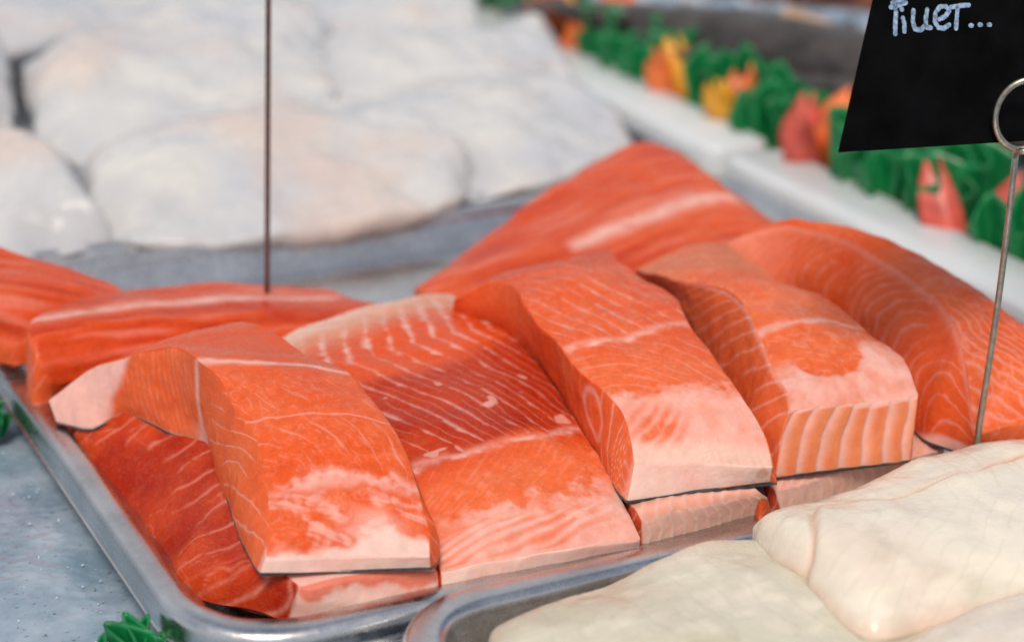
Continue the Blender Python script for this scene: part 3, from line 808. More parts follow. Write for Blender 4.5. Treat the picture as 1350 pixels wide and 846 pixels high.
# ---- portion with the orange and white bars on its front
def e_piece():
    secs = [sec((838, 353, .064), (.055, .01, .002), (838, 372, .05)),
            sec((880, 362, .072), (1033, 372, .0735), (880, 410, .048)),
            sec((930, 374, .0765), (1085, 390, .0745), (890, 442, .042)),
            sec((967, 388, .0775), (1132, 422, .072), (925, 482, .040)),
            sec((996, 424, .0755), (1152, 446, .070), (945, 522, .039)),
            sec((1011, 462, .0715), (1175, 466, .0675), (965, 562, .038)),
            sec((1028, 495, .068), (1191, 480, .066), (985, 600, .0375)),
            sec((1043, 522, .065), (1203, 500, .0635), (1013, 615, .037)),
            sec((1046, 545, .060), (1212, 520, .0595), (1023, 629, .0365), (1199, 607, .036))]
    def top(d):
        p = d['p']; n = fbm(p * 50, 3, 61); n2 = fbm(p * 170, 3, 62); n3 = fbm(p * 420, 2, 63)
        s, a, u, b = d['s'], d['a'], d['u'], d['b']
        lat = np.exp(-((s - 4.05 + 0.9 * (u - .5) - 0.13 * n - 0.1 * n2) / 0.11) ** 2) * 0.8
        br = np.exp(-(fbm(p * 110, 4, 64) / 0.07) ** 2) * 0.28
        ov = ((u - 0.40 - 0.05 * n) / 0.30) ** 2 + ((s - 5.5) / 1.1) ** 2
        oval = 1 - sstep(ov + 0.25 * n2, 0.75, 1.15)
        rings = ridge(np.hypot(a + 2.0, b - 16.5) + 0.35 * n, 0.5, 0.05) * 0.28 * oval * sstep(n2 + n3, -0.4, 0.5)
        patch = sstep(s + 0.25 * n + 0.15 * n2 + 0.9 * sstep(u, 0.45, 0.9), 5.5, 6.3) * (1 - oval)
        patch = np.maximum(patch, sstep(s + 0.12 * n, 6.65, 7.0))
        fat = np.clip(np.maximum.reduce([lat, br, rings, patch * (0.85 + 0.2 * n2)]), 0, 1)
        col = mixc(MID, LIGHT, 0.6 + 0.25 * n + 0.1 * n2 + 0.2 * n3)
        col = mixc(col, np.array([0.60, 0.20, 0.09]), 0.4 * sstep(1.6 - s + 0.4 * n2, 0, 1.0))
        col = mixc(col, mixc(FAT, PINK, 0.2 - 0.4 * n2), fat * 0.93)
        return col, fat, 0.0009 * fbm(p * 30, 2, 60) + 0.0003 * n + 0.0003 * n2 * (1 - 0.6 * patch) + 0.00008 * n3
    def left(d):
        p = d['p']; n = fbm(p * 55, 3, 65); n2 = fbm(p * 220, 3, 66)
        s, h, b, c = d['s'], d['h'], d['b'], d['c']
        l = ridge(b * 1.0 + 0.75 * c - 1.1 * (h - 0.3) ** 2 + 0.2 * n, 0.85, 0.06) * 0.5 * sstep(n + 0.7, 0, 0.6)
        fat = np.clip(l + 0.4 * np.exp(-((h - 0.03) / 0.03) ** 2), 0, 1)
        col = mixc(MID * np.array([1, .95, .8]), LIGHT, 0.6 + 0.3 * n + 0.3 * sstep(s, 6.5, 8))
        col = mixc(col, DEEP * 1.4, 0.25 * sstep(h + 0.3 * n, 0.35, 0.9) * (1 - sstep(s, 5, 7.5)))
        col = mixc(col, FAT, fat)
        return col, fat, 0.0005 * n + 0.0001 * n2
    def front(d):
        p = d['p']; n = fbm(p * 60, 3, 67); n2 = fbm(p * 200, 3, 68)
        w = d['a'] + 0.12 * n + 0.14 * np.sin(d['h'] * 3.0)
        dw = ((w + 0.1) / 0.86 + 0.5) % 1 - 0.5
        bars = np.where(dw < 0, np.exp(-(dw * 0.86 / 0.10) ** 2), np.exp(-(dw * 0.86 / 0.27) ** 2))
        fat = np.clip(bars * 0.9 + sstep(0.09 + 0.05 * n - d['h'], 0, 0.06), 0, 1)
        col = mixc(np.array([0.74, 0.24, 0.10]), LIGHT, 0.4 + 0.4 * n)
        col = mixc(col, FAT * np.array([1, .97, .93]), fat)
        return col, fat, -0.0006 * bars + 0.0002 * n + 0.0001 * n2
    t = salmon_thing('salmon portion whose square front shows upright orange and white bars', secs)
    block('flesh', secs, make_painter(top, left, front, 69), M_SALMON, t, 200, 340, 90, crown=lambda q: 0.0035 * sstep(8 - q, 0, 2.5) + 0.0004, bulge=0.001, smooth=16, skin=(0.0008, 0.0001), skin_mat=M_SKIN)
e_piece()

# ---- far right portion behind the sign wire
def f_piece():
    secs = [sec((925, 335, .056), (.030, .0, -.012), (925, 350, .05)),
            sec((965, 316, .066), (.035, .0, -.006), (960, 372, .046)),
            sec((1015, 303, .073), (1110, 313, .074), (1010, 400, .044)),
            sec((1075, 302, .079), (1198, 341, .0775), (1065, 430, .042)),
            sec((1135, 322, .0815), (1269, 370, .0765), (1110, 470, .040)),
            sec((1190, 358, .080), (1340, 425, .071), (1150, 510, .039)),
            sec((1230, 392, .077), (1385, 460, .066), (1180, 540, .038)),
            sec((1257, 428, .0725), (1420, 500, .060), (1205, 562, .037)),
            sec((1273, 475, .066), (1440, 530, .054), (1225, 580, .036)),
            sec((1279, 530, .0555), (1450, 555, .048), (1250, 590, .0355)),
            sec((1284, 574, .046), (1462, 580, .043), (1278, 598, .036), (1460, 595, .036))]
    def top(d):
        p = d['p']; n = fbm(p * 50, 3, 71); n2 = fbm(p * 170, 3, 72)
        s, a, u, b = d['s'], d['a'], d['u'], d['b']
        r = np.hypot(a - 1.5, b - 17.5) + 0.35 * n
        l = ridge(r + 0.05 * n2, 0.5, 0.07) * 0.45 * sstep(s, 5.5, 7)
        br = np.exp(-(fbm(p * 110, 4, 73) / 0.08) ** 2) * 0.32 * sstep(s, 4, 6)
        fat = np.clip(np.maximum(l, br), 0, 1)
        col = mixc(MID, LIGHT, 0.4 + 0.3 * n + 0.15 * n2)
        col = mixc(col, FAT, fat * 0.85)
        return col, fat, 0.001 * fbm(p * 30, 2, 70) + 0.0003 * n + 0.00025 * n2
    def left(d):
        p = d['p']; n = fbm(p * 45, 3, 75); n2 = fbm(p * 230, 3, 76)
        s, h, b, c = d['s'], d['h'], d['b'], d['c']
        phi = b + 1.0 * c - 0.35 * (c - 1.5) ** 2 + 0.4 * n + 0.05 * n2
        l = ridge(phi, 0.8, 0.055 * np.clip(1 + 0.9 * n2 + 0.5 * n, 0.4, 2.4)) * 0.38 * sstep(n + 0.75, 0, 0.6)
        edge = np.exp(-((h - 0.0) / 0.06) ** 2) * 0.35
        near = sstep(h + 0.15 * (s - 8), 0.85, 0.98) * sstep(s, 6, 8) * 0.85
        fat = np.clip(np.maximum.reduce([l, edge, near]), 0, 1)
        col = mixc(MID, LIGHT, 0.30 + 0.35 * n + 0.2 * (1 - sstep(s, 1.0, 3.5)))
        col = mixc(col, PINK, 0.55 * (1 - sstep(s + 0.5 * n, 1.2, 3.2)))
        col = mixc(col, DEEP * 1.3, 0.45 * sstep(h + 0.3 * n, 0.55, 1.0))
        col = mixc(col, FAT, fat)
        return col, fat, 0.0003 * n + 0.0001 * n2
    t = salmon_thing('salmon portion at the far right behind the sign wire, large orange sliced side showing', secs)
    block('flesh', secs, make_painter(top, left, lambda d: cut_face(dict(d, b=d['a']), 77, base=LIGHT), 78), M_SALMON, t, 120, 260, 80, crown=0.006, bulge=0.003, smooth=10, skin=(0.0008, 0.0001), skin_mat=M_SKIN)
f_piece()

# ---- blurred long fillets at the back of the tray
def long_fillet(label, secs, seed, stripe, nu, nv, along='u', crown=0.004, base=MID, stripe_range=(0.0, 1.0)):
    def top(d):
        p = d['p']; n = fbm(p * 40, 3, seed); n2 = fbm(p * 160, 3, seed + 1)
        cross = d['s'] if along == 'u' else d['u']
        along_ = d['u'] if along == 'u' else d['v']
        acm = d['a'] if along == 'u' else d['b']
        ccm = d['b'] if along == 'u' else d['a']
        st, w = stripe
        gate = sstep(along_, stripe_range[0] - 0.02, stripe_range[0] + 0.02) * (1 - sstep(along_, stripe_range[1] - 0.1, stripe_range[1]))
        line = np.exp(-((cross - st - w * 0.6 * n) / w) ** 2) * (0.8 + 0.3 * n2) * gate
        streak = fbm(np.stack([acm * 0.25, ccm * 2.4, 0 * acm], 1), 3, seed + 2)
        br = sstep(streak, 0.15, 0.9) * 0.35
        col = mixc(base, DEEP * 1.3, 0.25 + 0.5 * sstep(-streak, -0.2, 0.8))
        col = mixc(col, LIGHT, 0.12 + 0.25 * n)
        fat = np.clip(np.maximum(line, br * 0.6), 0, 1)
        col = mixc(col, FAT, fat)
        return col, fat, 0.0004 * n + 0.0003 * streak
    t = salmon_thing(label, secs, 'long salmon fillets at the back of the tray')
    block('flesh', secs, make_painter(top, lambda d: cut_face(d, seed + 4), lambda d: cut_face(dict(d, b=d['a']), seed + 5), seed), M_SALMON, t, nu, nv, 30, crown=crown, bulge=0.001, smooth=12)

long_fillet('blurred salmon fillet with a white stripe lying at the left of the tray', [
    sec((110, 388, .047), (430, 380, .034), (0, 0.004, .01)),
    sec((34, 430, .050), (470, 392, .036), (0, 0, .01)),
    sec((38, 452, .0485), (520, 408, .035), (0, 0, .01)),
    sec((50, 482, .040), (550, 430, .030), (0, 0, .01)),
    sec((66, 508, .031), (570, 450, .026), (74, 522, .024), (575, 460, .015))], 81, (0.95, 0.16), 160, 80)
long_fillet('blurred salmon piece at the left photo edge, bulging above the tray rim', [
    sec((-150, 300, .060), (15, 336, .058), (0, 0, .030)),
    sec((-130, 335, .062), (158, 384, .045), (0, 0, .028)),
    sec((-110, 375, .058), (128, 408, .044), (0, 0, .028)),
    sec((-90, 410, .050), (52, 434, .042), (0, 0, .027)),
    sec((-80, 440, .034), (18, 462, .034), (0, 0, .026))], 85, (-3., 0.1), 70, 60)
long_fillet('blurred salmon fillet with a pale stripe draped over the back right tray corner', [
    sec((546, 382, .024), (565, 402, .022), (0, 0, .006)),
    sec((610, 335, .033), (650, 405, .03), (0, 0, .006)),
    sec((675, 285, .044), (780, 395, .036), (0, 0, .006)),
    sec((735, 237, .054), (870, 380, .040), (0, 0, .01)),
    sec((790, 203, .061), (940, 365, .042), (0, 0, .012)),
    sec((858, 184, .065), (990, 345, .044), (0, 0, .02)),
    sec((900, 202, .062), (1030, 335, .044), (0, 0, .02)),
    sec((948, 250, .050), (1060, 332, .040), (0, 0, .02)),
    sec((1000, 292, .036), (1085, 336, .032), (0, 0, .02))], 89, (0.56, 0.045), 110, 140, along='v', crown=0.004, stripe_range=(0.35, 0.92))

# ------------------------------------------------------------------ white fish
def cod(label, secs, crown, seed, tint=(0.64, 0.63, 0.605), group='white fish fillets in the back tray', nu=90, nv=120, folds=None, relief=1.0, warm=0.0, thick=0.012, cool=1.0):
    S = []
    for (bk, fr) in secs:
        A = at(*bk); B = at(*fr)
        if cool == 1: thick = 0.006
        S.append((A, B, A + np.array([0, -0.002, -thick]), B + np.array([0, 0.003, -thick])))
    base = np.mean([s[2] for s in S], 0)
    t = empty('white_fish_fillet', base); tag(t, label, 'fish fillet', group)
    k = len(S)
    def cr(s):
        e = np.minimum(s / 1.0, (k - 1 - s) / 1.0)
        return crown * np.sqrt(np.clip(e, 0, 1) * (2 - np.clip(e, 0, 1)))
    def paint(d):
        p = d['p']; n = fbm(p * 28, 4, seed); n2 = fbm(p * 120, 3, seed + 1)
        tint_ = np.array(tint)
        col = mixc(tint_, tint_ * np.array([0.82, 0.86, 0.95]), (0.4 + 0.7 * n) * cool)
        n3 = fbm(p * 14, 3, seed + 4)
        col = mixc(col, np.array([0.68, 0.50, 0.41]) if cool == 1 else np.array([0.78, 0.60, 0.50]), 0.5 * sstep(n3, 0.1, 0.8))
        col = mixc(col, np.array([0.44, 0.45, 0.49]), 0.5 * cool * sstep(-n3, 0.15, 0.9))
        if cool < 1:
            fl = fbm(p * np.array([60, 190, 190]), 3, seed + 11)
            col = mixc(col, tint_ * np.array([0.74, 0.70, 0.62]), 0.55 * sstep(-n - 0.4 * fl, 0.0, 0.9))
            col = mixc(col, np.array([0.86, 0.79, 0.63]), 0.5 * sstep(n2 * 0.6 + fl, -0.1, 1.2))
        col = mixc(col, np.array([0.80, 0.72, 0.60]), np.clip(warm + (0.35 if cool < 1 else 0.0) * sstep(n2 + n, 0.3, 1.2), 0, 1))
        disp = (0.0008 * fbm(p * 24, 2, seed + 9) + (0.00025 * n2 if cool < 1 else 0) + 0.0045 * n3 + (0.0032 * np.abs(fbm(p * np.array([9, 34, 9]), 2, seed + 14)) if cool == 1 else 0)) * relief
        if cool < 1 and d['face'] == 'top':
            fk = ridge(d['b'] + 0.5 * np.abs(d['a']) + 0.5 * n + 0.08 * n2, 1.15, 0.07) * sstep(n2 + 0.6, 0, 0.7)
            col = mixc(col, tint_ * np.array([0.78, 0.73, 0.66]), 0.22 * fk); disp = disp - 0.00016 * fk
        fat = np.zeros(len(p))
        if folds and d['face'] == 'top':
            dc, dd = folds(d, n, n2)
            col = mixc(col, np.array([0.74, 0.40, 0.24]), dc)
            col = mixc(col, np.array([0.76, 0.45, 0.32]), 0.45 * sstep(d['u'] + 0.02 * n, 0.93, 0.99))
            disp = disp + dd
        return col, fat, disp
    wedge = lambda u: np.where(u < 0.28, np.clip(u / 0.28, 0, 1) ** 0.75, 1 - np.clip((u - 0.28) / 0.72, 0, 1) ** 1.7) * (1 + 0.05 * np.sin(u * 16))
    flat = lambda u: np.clip(1 - np.abs(2 * u - 1) ** 2.8, 0, 1) ** 0.8 * (1 + 0.35 * (u - 0.35))
    block('flesh', S, paint, M_COD, t, nu, nv, 24, crown=cr, bulge=0.002, smooth=16 if cool < 1 else 10, prof=flat if cool < 1 else wedge, wob=1.5 if cool < 1 else 2.5)
    return t

cod('blurred white fish fillet nearest the salmon tray, lying along its back rim', [
    ((104, 232, .030), (112, 296, .025)), ((150, 200, .036), (158, 316, .026)), ((220, 172, .042), (230, 316, .026)), ((300, 158, .044), (310, 310, .026)),
    ((400, 146, .044), (420, 298, .026)), ((500, 140, .042), (520, 284, .026)), ((575, 172, .038), (590, 268, .026)), ((618, 215, .032), (616, 248, .026))], 0.016, 101)
cod('large blurred white fish fillet with a reddish spot behind the wire', [
    ((28, 90, .045), (60, 196, .03)), ((70, 58, .056), (110, 212, .03)), ((160, 22, .062), (180, 205, .032)), ((250, -5, .062), (250, 190, .034)),
    ((350, -15, .056), (360, 165, .036)), ((425, 30, .048), (440, 145, .036))], 0.017, 104)
cod('blurred white fish fillet at the top, pointing towards the orange flowers', [
    ((412, 70, .048), (428, 125, .035)), ((440, 50, .052), (460, 140, .034)), ((540, 45, .050), (560, 142, .034)), ((640, 28, .047), (660, 135, .034)), ((700, 18, .045), (735, 105, .034)), ((745, 60, .038), (760, 110, .034))], 0.012, 107)
cod('blurred white fish fillet stretching right to the white board', [
    ((430, 160, .03), (500, 248, .024)), ((520, 120, .040), (570, 262, .024)), ((640, 108, .040), (680, 246, .024)), ((750, 104, .036), (790, 215, .024)), ((815, 150, .03), (838, 186, .024))], 0.012, 110)
cod('blurred white fish fillet at the left edge beside the back rim', [
    ((-60, 150, .05), (-60, 335, .024)), ((10, 165, .05), (20, 338, .024)), ((60, 205, .044), (70, 335, .024)), ((110, 255, .034), (120, 328, .024)), ((146, 292, .028), (146, 315, .024))], 0.016, 113)
cod('blurred grey white fish fillet cut off by the top left photo corner', [
    ((-80, -40, .06), (-60, 70, .04)), ((60, -70, .065), (60, 60, .04)), ((200, -90, .065), (210, 30, .04)), ((320, -100, .06), (340, 0, .04))], 0.016, 116, tint=(0.58, 0.58, 0.58))
cod('blurred white fish fillet at the left edge, standing behind the others', [
    ((-90, 40, .06), (-80, 200, .03)), ((-40, 35, .062), (-40, 190, .03)), ((12, 60, .05), (18, 165, .03))], 0.016, 119)
cod('blurred white fish fillet at the top middle, farthest in the back tray', [
    ((380, -50, .058), (400, 60, .04)), ((500, -60, .058), (520, 55, .04)), ((600, -50, .05), (640, 40, .04))], 0.012, 122)

def fold1(d, n, n2):
    s, u, v = d['s'], d['u'], d['v']
    line = u - (0.36 - 0.08 * sstep(s, 1.0, 4.5)) - 0.03 * n
    l = np.exp(-(line / 0.022) ** 2) * sstep(s, 1.0, 1.3)
    l2 = np.exp(-((s - 1.12 - 0.04 * n) / 0.06) ** 2) * sstep(u, 0.36, 0.42)
    step = sstep(line, -0.03, 0.04) * sstep(s, 1.05, 1.3)
    return np.clip(0.75 * np.maximum(l * (0.7 + 0.5 * n2), l2 * 0.7) + 0.25 * np.exp(-(line / 0.07) ** 2) * sstep(s, 1.0, 1.3), 0, 0.85), 0.0035 * step * (1 - 0.5 * u) - 0.0012 * np.maximum(l, l2)
cod('thick white fish fillet at the front right with a pinkish seam', [
    ((990, 694, .036), (997, 716, .033)), ((1062, 664, .041), (1062, 772, .032)), ((1150, 624, .043), (1128, 838, .032)),
    ((1250, 594, .044), (1220, 830, .032)), ((1350, 577, .044), (1350, 795, .032)), ((1450, 580, .044), (1470, 770, .032)), ((1540, 600, .04), (1540, 720, .032))], 0.012, 131,
    tint=(0.80, 0.74, 0.62), group='white fish fillets in the front tray', nu=170, nv=240, folds=fold1, relief=0.45, warm=0.03, thick=0.014, cool=0.1)
cod('flat translucent white fish fillet beside the tray corner at the bottom edge', [
    ((652, 838, .026), (636, 900, .022)), ((706, 804, .030), (710, 990, .022)), ((790, 768, .032), (812, 1020, .022)),
    ((878, 731, .034), (925, 1030, .022)), ((962, 712, .034), (1040, 1020, .022)), ((1060, 735, .032), (1150, 1000, .022)), ((1140, 800, .028), (1200, 950, .022))], 0.007, 134,
    tint=(0.64, 0.60, 0.47), group='white fish fillets in the front tray', nu=150, nv=200, relief=0.4, warm=0.05, cool=0.1)
cod('white fish fillet showing only in the bottom right photo corner', [
    ((1190, 850, .028), (1190, 930, .022)), ((1260, 805, .032), (1270, 1000, .022)), ((1360, 770, .034), (1380, 1000, .022)), ((1480, 740, .034), (1500, 960, .022))], 0.008, 137,
    tint=(0.72, 0.69, 0.62), group='white fish fillets in the front tray', nu=110, nv=130, relief=0.4, warm=0.05, cool=0.1)

# ------------------------------------------------------------------ wires and sign
def tube(name, pts, r, mat, parent=None, n=10, closed=False):
    P = np.asarray(pts, float); k = len(P)
    if closed: T = np.roll(P, -1, 0) - np.roll(P, 1, 0)
    else: T = np.gradient(P, axis=0)
    T /= np.linalg.norm(T, axis=1, keepdims=True)
    up = np.array([0.31, 0.22, 0.93]); A = np.cross(T, up); A /= np.linalg.norm(A, axis=1, keepdims=True); B = np.cross(T, A)
    ang = np.linspace(0, 2 * math.pi, n, endpoint=False)
    V = (P[:, None] + r * (np.cos(ang)[None, :, None] * A[:, None] + np.sin(ang)[None, :, None] * B[:, None])).reshape(-1, 3)
    q = []
    for i in range(k if closed else k - 1):
        j = (i + 1) % k
        for a in range(n):
            b = (a + 1) % n
            q.append((i * n + a, j * n + a, j * n + b, i * n + b))
    tr = []
    if not closed:
        V = np.concatenate([V, P[[0]], P[[-1]]])
        for a in range(n):
            b = (a + 1) % n
            tr.append((len(V) - 2, a, b)); tr.append((len(V) - 1, (k - 1) * n + b, (k - 1) * n + a))
    return link(name, raw_mesh(name, V, q, tr), mat, parent)

# sign holder: wire poked between the salmon and the white fish
YS = -0.012
base = at_y(1284, 640, YS); mid_ = at_y(1291, 560, YS); neck = at_y(1339, 200, YS)
holder = empty('sign_holder', base); tag(holder, 'bent steel wire holder with a ring, standing between salmon and white fish', 'sign holder')
ln_ = [base + (mid_ - base) * t for t in np.linspace(0, 1, 4)][:-1] + [mid_ + (neck - mid_) * t + np.array([0.0012 * math.sin(t * 3.1), 0, 0]) for t in np.linspace(0, 1, 20)]
tube('stem', ln_, 0.00125, M_WIRE, holder)
ringc = at_y(1350, 150, YS - 0.006)
px = 1 / F_PX * np.linalg.norm(ringc - CAM)
rx, rz = 39 * px, 46 * px
sx = np.array([0.9, -0.35, 0.0]); sx /= np.linalg.norm(sx)
ring = []
for k in range(60):
    a = math.radians(-95 + 400 * k / 59)
    ring.append(ringc + sx * rx * math.cos(a) + np.array([0, 0, 1.0]) * rz * math.sin(a) + np.array([0.3, 0.9, 0]) * (0.004 * k / 59 - 0.004))
ring = [neck] + ring
tube('ring', ring, 0.00125, M_WIRE, holder)

# slate card, leaning back, seen cut by the photo's top edge
cyl = YS + 0.003
c0 = at_y(1106, 201, cyl + 0.004); c1 = at_y(1475, 178, cyl - 0.012)
xdir = c1 - c0; wS = np.linalg.norm(xdir); xdir /= wS
tl = at_y(1153, -6, cyl + 0.022); up_ = tl - c0; hS0 = np.linalg.norm(up_); up_ /= hS0
nrm = np.cross(xdir, up_); nrm /= np.linalg.norm(nrm)
if nrm @ (CAM - c0) < 0: nrm = -nrm
hS = hS0 * 1.55
sign = empty('price_sign', c0 + xdir * wS / 2); tag(sign, 'black slate price card with white chalk writing held in the wire ring', 'sign')
def card():
    n = 14
    vs = []
    th = 0.0012
    for z in (0, -th):
        for (a, b) in ((0, 0), (wS, 0), (wS, hS), (0, hS)):
            vs.append(c0 + xdir * a + up_ * b + nrm * z)
    q = [(0, 1, 2, 3), (7, 6, 5, 4)] + [(k, k + 4, (k + 1) % 4 + 4, (k + 1) % 4) for k in range(4)]
    o = link('card', raw_mesh('card', vs, q, smooth=False), M_SLATE, sign)
    bv = o.modifiers.new('bevel', 'BEVEL'); bv.width = 0.0004; bv.segments = 2
card()
def on_card(px_, py_):
    r = ray(px_, py_); t = ((c0 - CAM) @ nrm) / (r @ nrm)
    return CAM + r * t
def stroke(pts, w, parent):
    """flat chalk stroke with round ends lying on the card"""
    P = np.array([on_card(*p) for p in pts])
    Q = [P[0]]
    for a, b in zip(P[:-1], P[1:]):
        for t in np.linspace(0, 1, 5)[1:]: Q.append(a + (b - a) * t)
    Q = np.array(Q)
    V, qd, tr = [], [], []
    wd = w * px
    T = np.gradient(Q, axis=0) if len(Q) > 1 else np.array([xdir])
    T /= np.linalg.norm(T, axis=1, keepdims=True) + 1e-12
    S = np.cross(nrm, T)
    n = len(Q)
    rng = np.random.RandomState(int(abs(pts[0][0] * 7 + pts[0][1] * 3)))
    # ends are rounded by widening from a point
    for i in range(n):
        k = 0.8 + 0.25 * rng.rand()
        V += [Q[i] + S[i] * wd * k + nrm * 0.00018, Q[i] - S[i] * wd * k + nrm * 0.00018]
    qd = [(2 * i, 2 * i + 1, 2 * i + 3, 2 * i + 2) for i in range(n - 1)]
    for e, sg in ((0, -1), (n - 1, 1)):
        b0 = len(V)
        V.append(Q[e] + nrm * 0.00018)
        arc = []
        for k in range(7):
            a = math.pi * (k / 6 - 0.5)
            V.append(Q[e] + (T[e] * sg * math.cos(a) + S[e] * math.sin(a)) * wd * 0.9 + nrm * 0.00018)
        tr += [(b0, b0 + 1 + k, b0 + 2 + k) for k in range(6)]
    return V, qd, tr
letters = {'F': [[(1174, 10), (1194, 4)], [(1176, 4), (1190, 3)], [(1181, 16), (1180, 30), (1180, 45)], [(1178, -8), (1180, 12)]],
           'i': [[(1190, 24), (1192, 32), (1192, 42)], [(1188, 12), (1189, 13)]],
           'll': [[(1204, 14), (1203, 28), (1206, 39), (1214, 40), (1219, 34)], [(1222, 13), (1220, 26), (1221, 37), (1227, 37)]],
           'e': [[(1238, 26), (1246, 22), (1251, 15), (1247, 9), (1239, 9), (1233, 17), (1232, 29), (1237, 37), (1244, 38), (1251, 33)]],
           't': [[(1253, 10), (1265, 8), (1277, 7)], [(1262, 10), (1261, 25), (1260, 38)]],
           'dots': [[(1279, 34), (1281, 34)], [(1291, 33), (1293, 33)], [(1303, 33), (1305, 33)]]}
Vv, Qq, Tt = [], [], []
for k, ss in letters.items():
    for s_ in ss:
        v, q, tr = stroke(s_, 3.2, sign); o_ = len(Vv)
        Vv += v; Qq += [tuple(i + o_ for i in x) for x in q]; Tt += [tuple(i + o_ for i in x) for x in tr]
link('lettering', raw_mesh('lettering', Vv, Qq, Tt, smooth=False), M_CHALK, sign)

# second wire further back
b2 = at_y(352, 392, 0.262); t2 = at_y(354, -40, 0.262)
w2 = empty('sign_holder', b2); tag(w2, 'thin brown upright wire rising from the salmon tray at the left, blurred', 'sign holder')
tube('stem', [b2 + (t2 - b2) * t for t in np.linspace(0, 1, 12)], 0.00125, M_RUST, w2)

# ------------------------------------------------------------------ garland of plastic greenery
rng = np.random.RandomState(7)
def frill(center, size, height, mat, name, parent, seed, folds=5, lean=0.0):
    """one ruffled plastic leaf: a fan pleated along its width, curling at the top"""
    r = np.random.RandomState(seed)
    nu, nv = int(folds * 12) + 1, 12
    u = np.linspace(-1, 1, nu); v = np.linspace(0, 1, nv)
    ph = r.rand() * 6
    U, Vv_ = np.meshgrid(u, v, indexing='ij')
    lean_y = 0.0
    ang = U * 1.0
    amp = 0.0065 * (0.5 + 0.7 * Vv_)
    y = amp * np.sin(U * folds * math.pi + ph) + 0.002 * np.sin(U * 3 + ph)
    hgt = height * (1 - 0.35 * U ** 2) * (1 + 0.05 * np.sin(U * folds * math.pi + ph))
    x = np.sin(ang) * size * (0.55 + 0.5 * Vv_)
    z = Vv_ * hgt * np.cos(ang * 0.5)
    x = x + lean * Vv_ ** 2 * height
    rot = r.uniform(-1.0, 1.0); lean = r.uniform(-0.35, 0.35)
    X = x * math.cos(rot) - y * math.sin(rot); Y = x * math.sin(rot) + y * math.cos(rot)
    p = np.stack([X.ravel() + center[0], Y.ravel() + center[1], z.ravel() + center[2]], 1)
    o = link(name, raw_mesh(name, p, grid_quads(nu, nv)), mat, parent)
    sm = o.modifiers.new('solid', 'SOLIDIFY'); sm.thickness = 0.0008
    return o
def petal(center, size, mat, name, parent, seed, yaw):
    """cupped rounded plastic petal standing up"""
    n = 12
    u = np.linspace(-1, 1, n); v = np.linspace(0, 1, n)
    U, V_ = np.meshgrid(u, v, indexing='ij')
    wd = np.sqrt(np.clip(1 - (V_ * 1.15 - 0.45) ** 2 * 1.6, 0.02, 1)) * size * 0.46
    ln_x, ln_y = (0.5 * math.sin(yaw * 5 + size * 900), 0.45 * math.cos(yaw * 7))
    x = U * wd; z = V_ * size * 1.25 * (1 + 0.13 * V_ * np.sin(U * 6.5 + yaw * 11) - 0.10 * V_ * U ** 2)
    y = 0.5 * size * (U ** 2) * (1 - 0.4 * V_) + 0.25 * size * V_ ** 2 + 0.04 * size * np.sin(U * 7 + yaw * 9)
    X = x * math.cos(yaw) - y * math.sin(yaw) + ln_x * z; Y = x * math.sin(yaw) + y * math.cos(yaw) + ln_y * z
    p = np.stack([X.ravel() + center[0], Y.ravel() + center[1], z.ravel() + center[2]], 1)
    o = link(name, raw_mesh(name, p, grid_quads(n, n)), mat, parent)
    sm = o.modifiers.new('solid', 'SOLIDIFY'); sm.thickness = 0.001
GX = 0.526
gar = empty('garnish_garland', (GX, 0.35, 0.0)); tag(gar, 'strip of green plastic leaves with orange and yellow flowers along the white boards', 'garland')
strip_pts = rrect(GX - 0.018, -0.16, GX + 0.018, 1.15, 0.006, 3)
sv = np.concatenate([np.column_stack([strip_pts, np.full(len(strip_pts), 0.008)]), np.column_stack([strip_pts, np.full(len(strip_pts), 0.020)]), [[GX, 0.5, 0.020]]])
ns = len(strip_pts)
link('base_strip', raw_mesh('base_strip', sv, [(k, (k + 1) % ns, ns + (k + 1) % ns, ns + k) for k in range(ns)], [(2 * ns, ns + k, ns + (k + 1) % ns) for k in range(ns)]), M_GREEN, gar)
flowers_y = []
def flower_at(px_, py_, mats, zc=0.045):
    r_ = ray(px_, py_); c = CAM + r_ * ((GX - CAM[0]) / r_[0]); flowers_y.append(c[1])
    for i, m_ in enumerate(mats):
        petal((GX - 0.016 + 0.012 * i + rng.uniform(-.004, .004), c[1] + rng.uniform(-.007, .007), 0.018 + 0.003 * i), rng.uniform(0.026, 0.036), m_, 'petal', gar, 0, rng.uniform(-1.1, 0.5))
for f_ in (((755, 25), (M_ORANGE, M_YELLOW, M_ORANGE)), ((785, 75), (M_ORANGE, M_ORANGE)), ((925, 120), (M_ORANGE, M_YELLOW)), ((995, 140), (M_YELLOW, M_ORANGE)), ((1075, 190), (M_RED, M_ORANGE)), ((1110, 225), (M_RED, M_ORANGE, M_RED)), ((1310, 315), (M_RED, M_RED))):
    flower_at(*f_[0], f_[1])
y = -0.10; k = 0
while y < 1.1:
    if all(abs(y - fy) > 0.016 for fy in flowers_y):
        for dx in (-0.012, 0.004, 0.018):
            frill((GX + dx + rng.uniform(-.004, .004), y + rng.uniform(-.005, .005), 0.016), 0.022, 0.043 + rng.uniform(-.008, .008), M_GREEN, 'leaf', gar, 100 + k, folds=2.4); k += 1
    y += 0.018

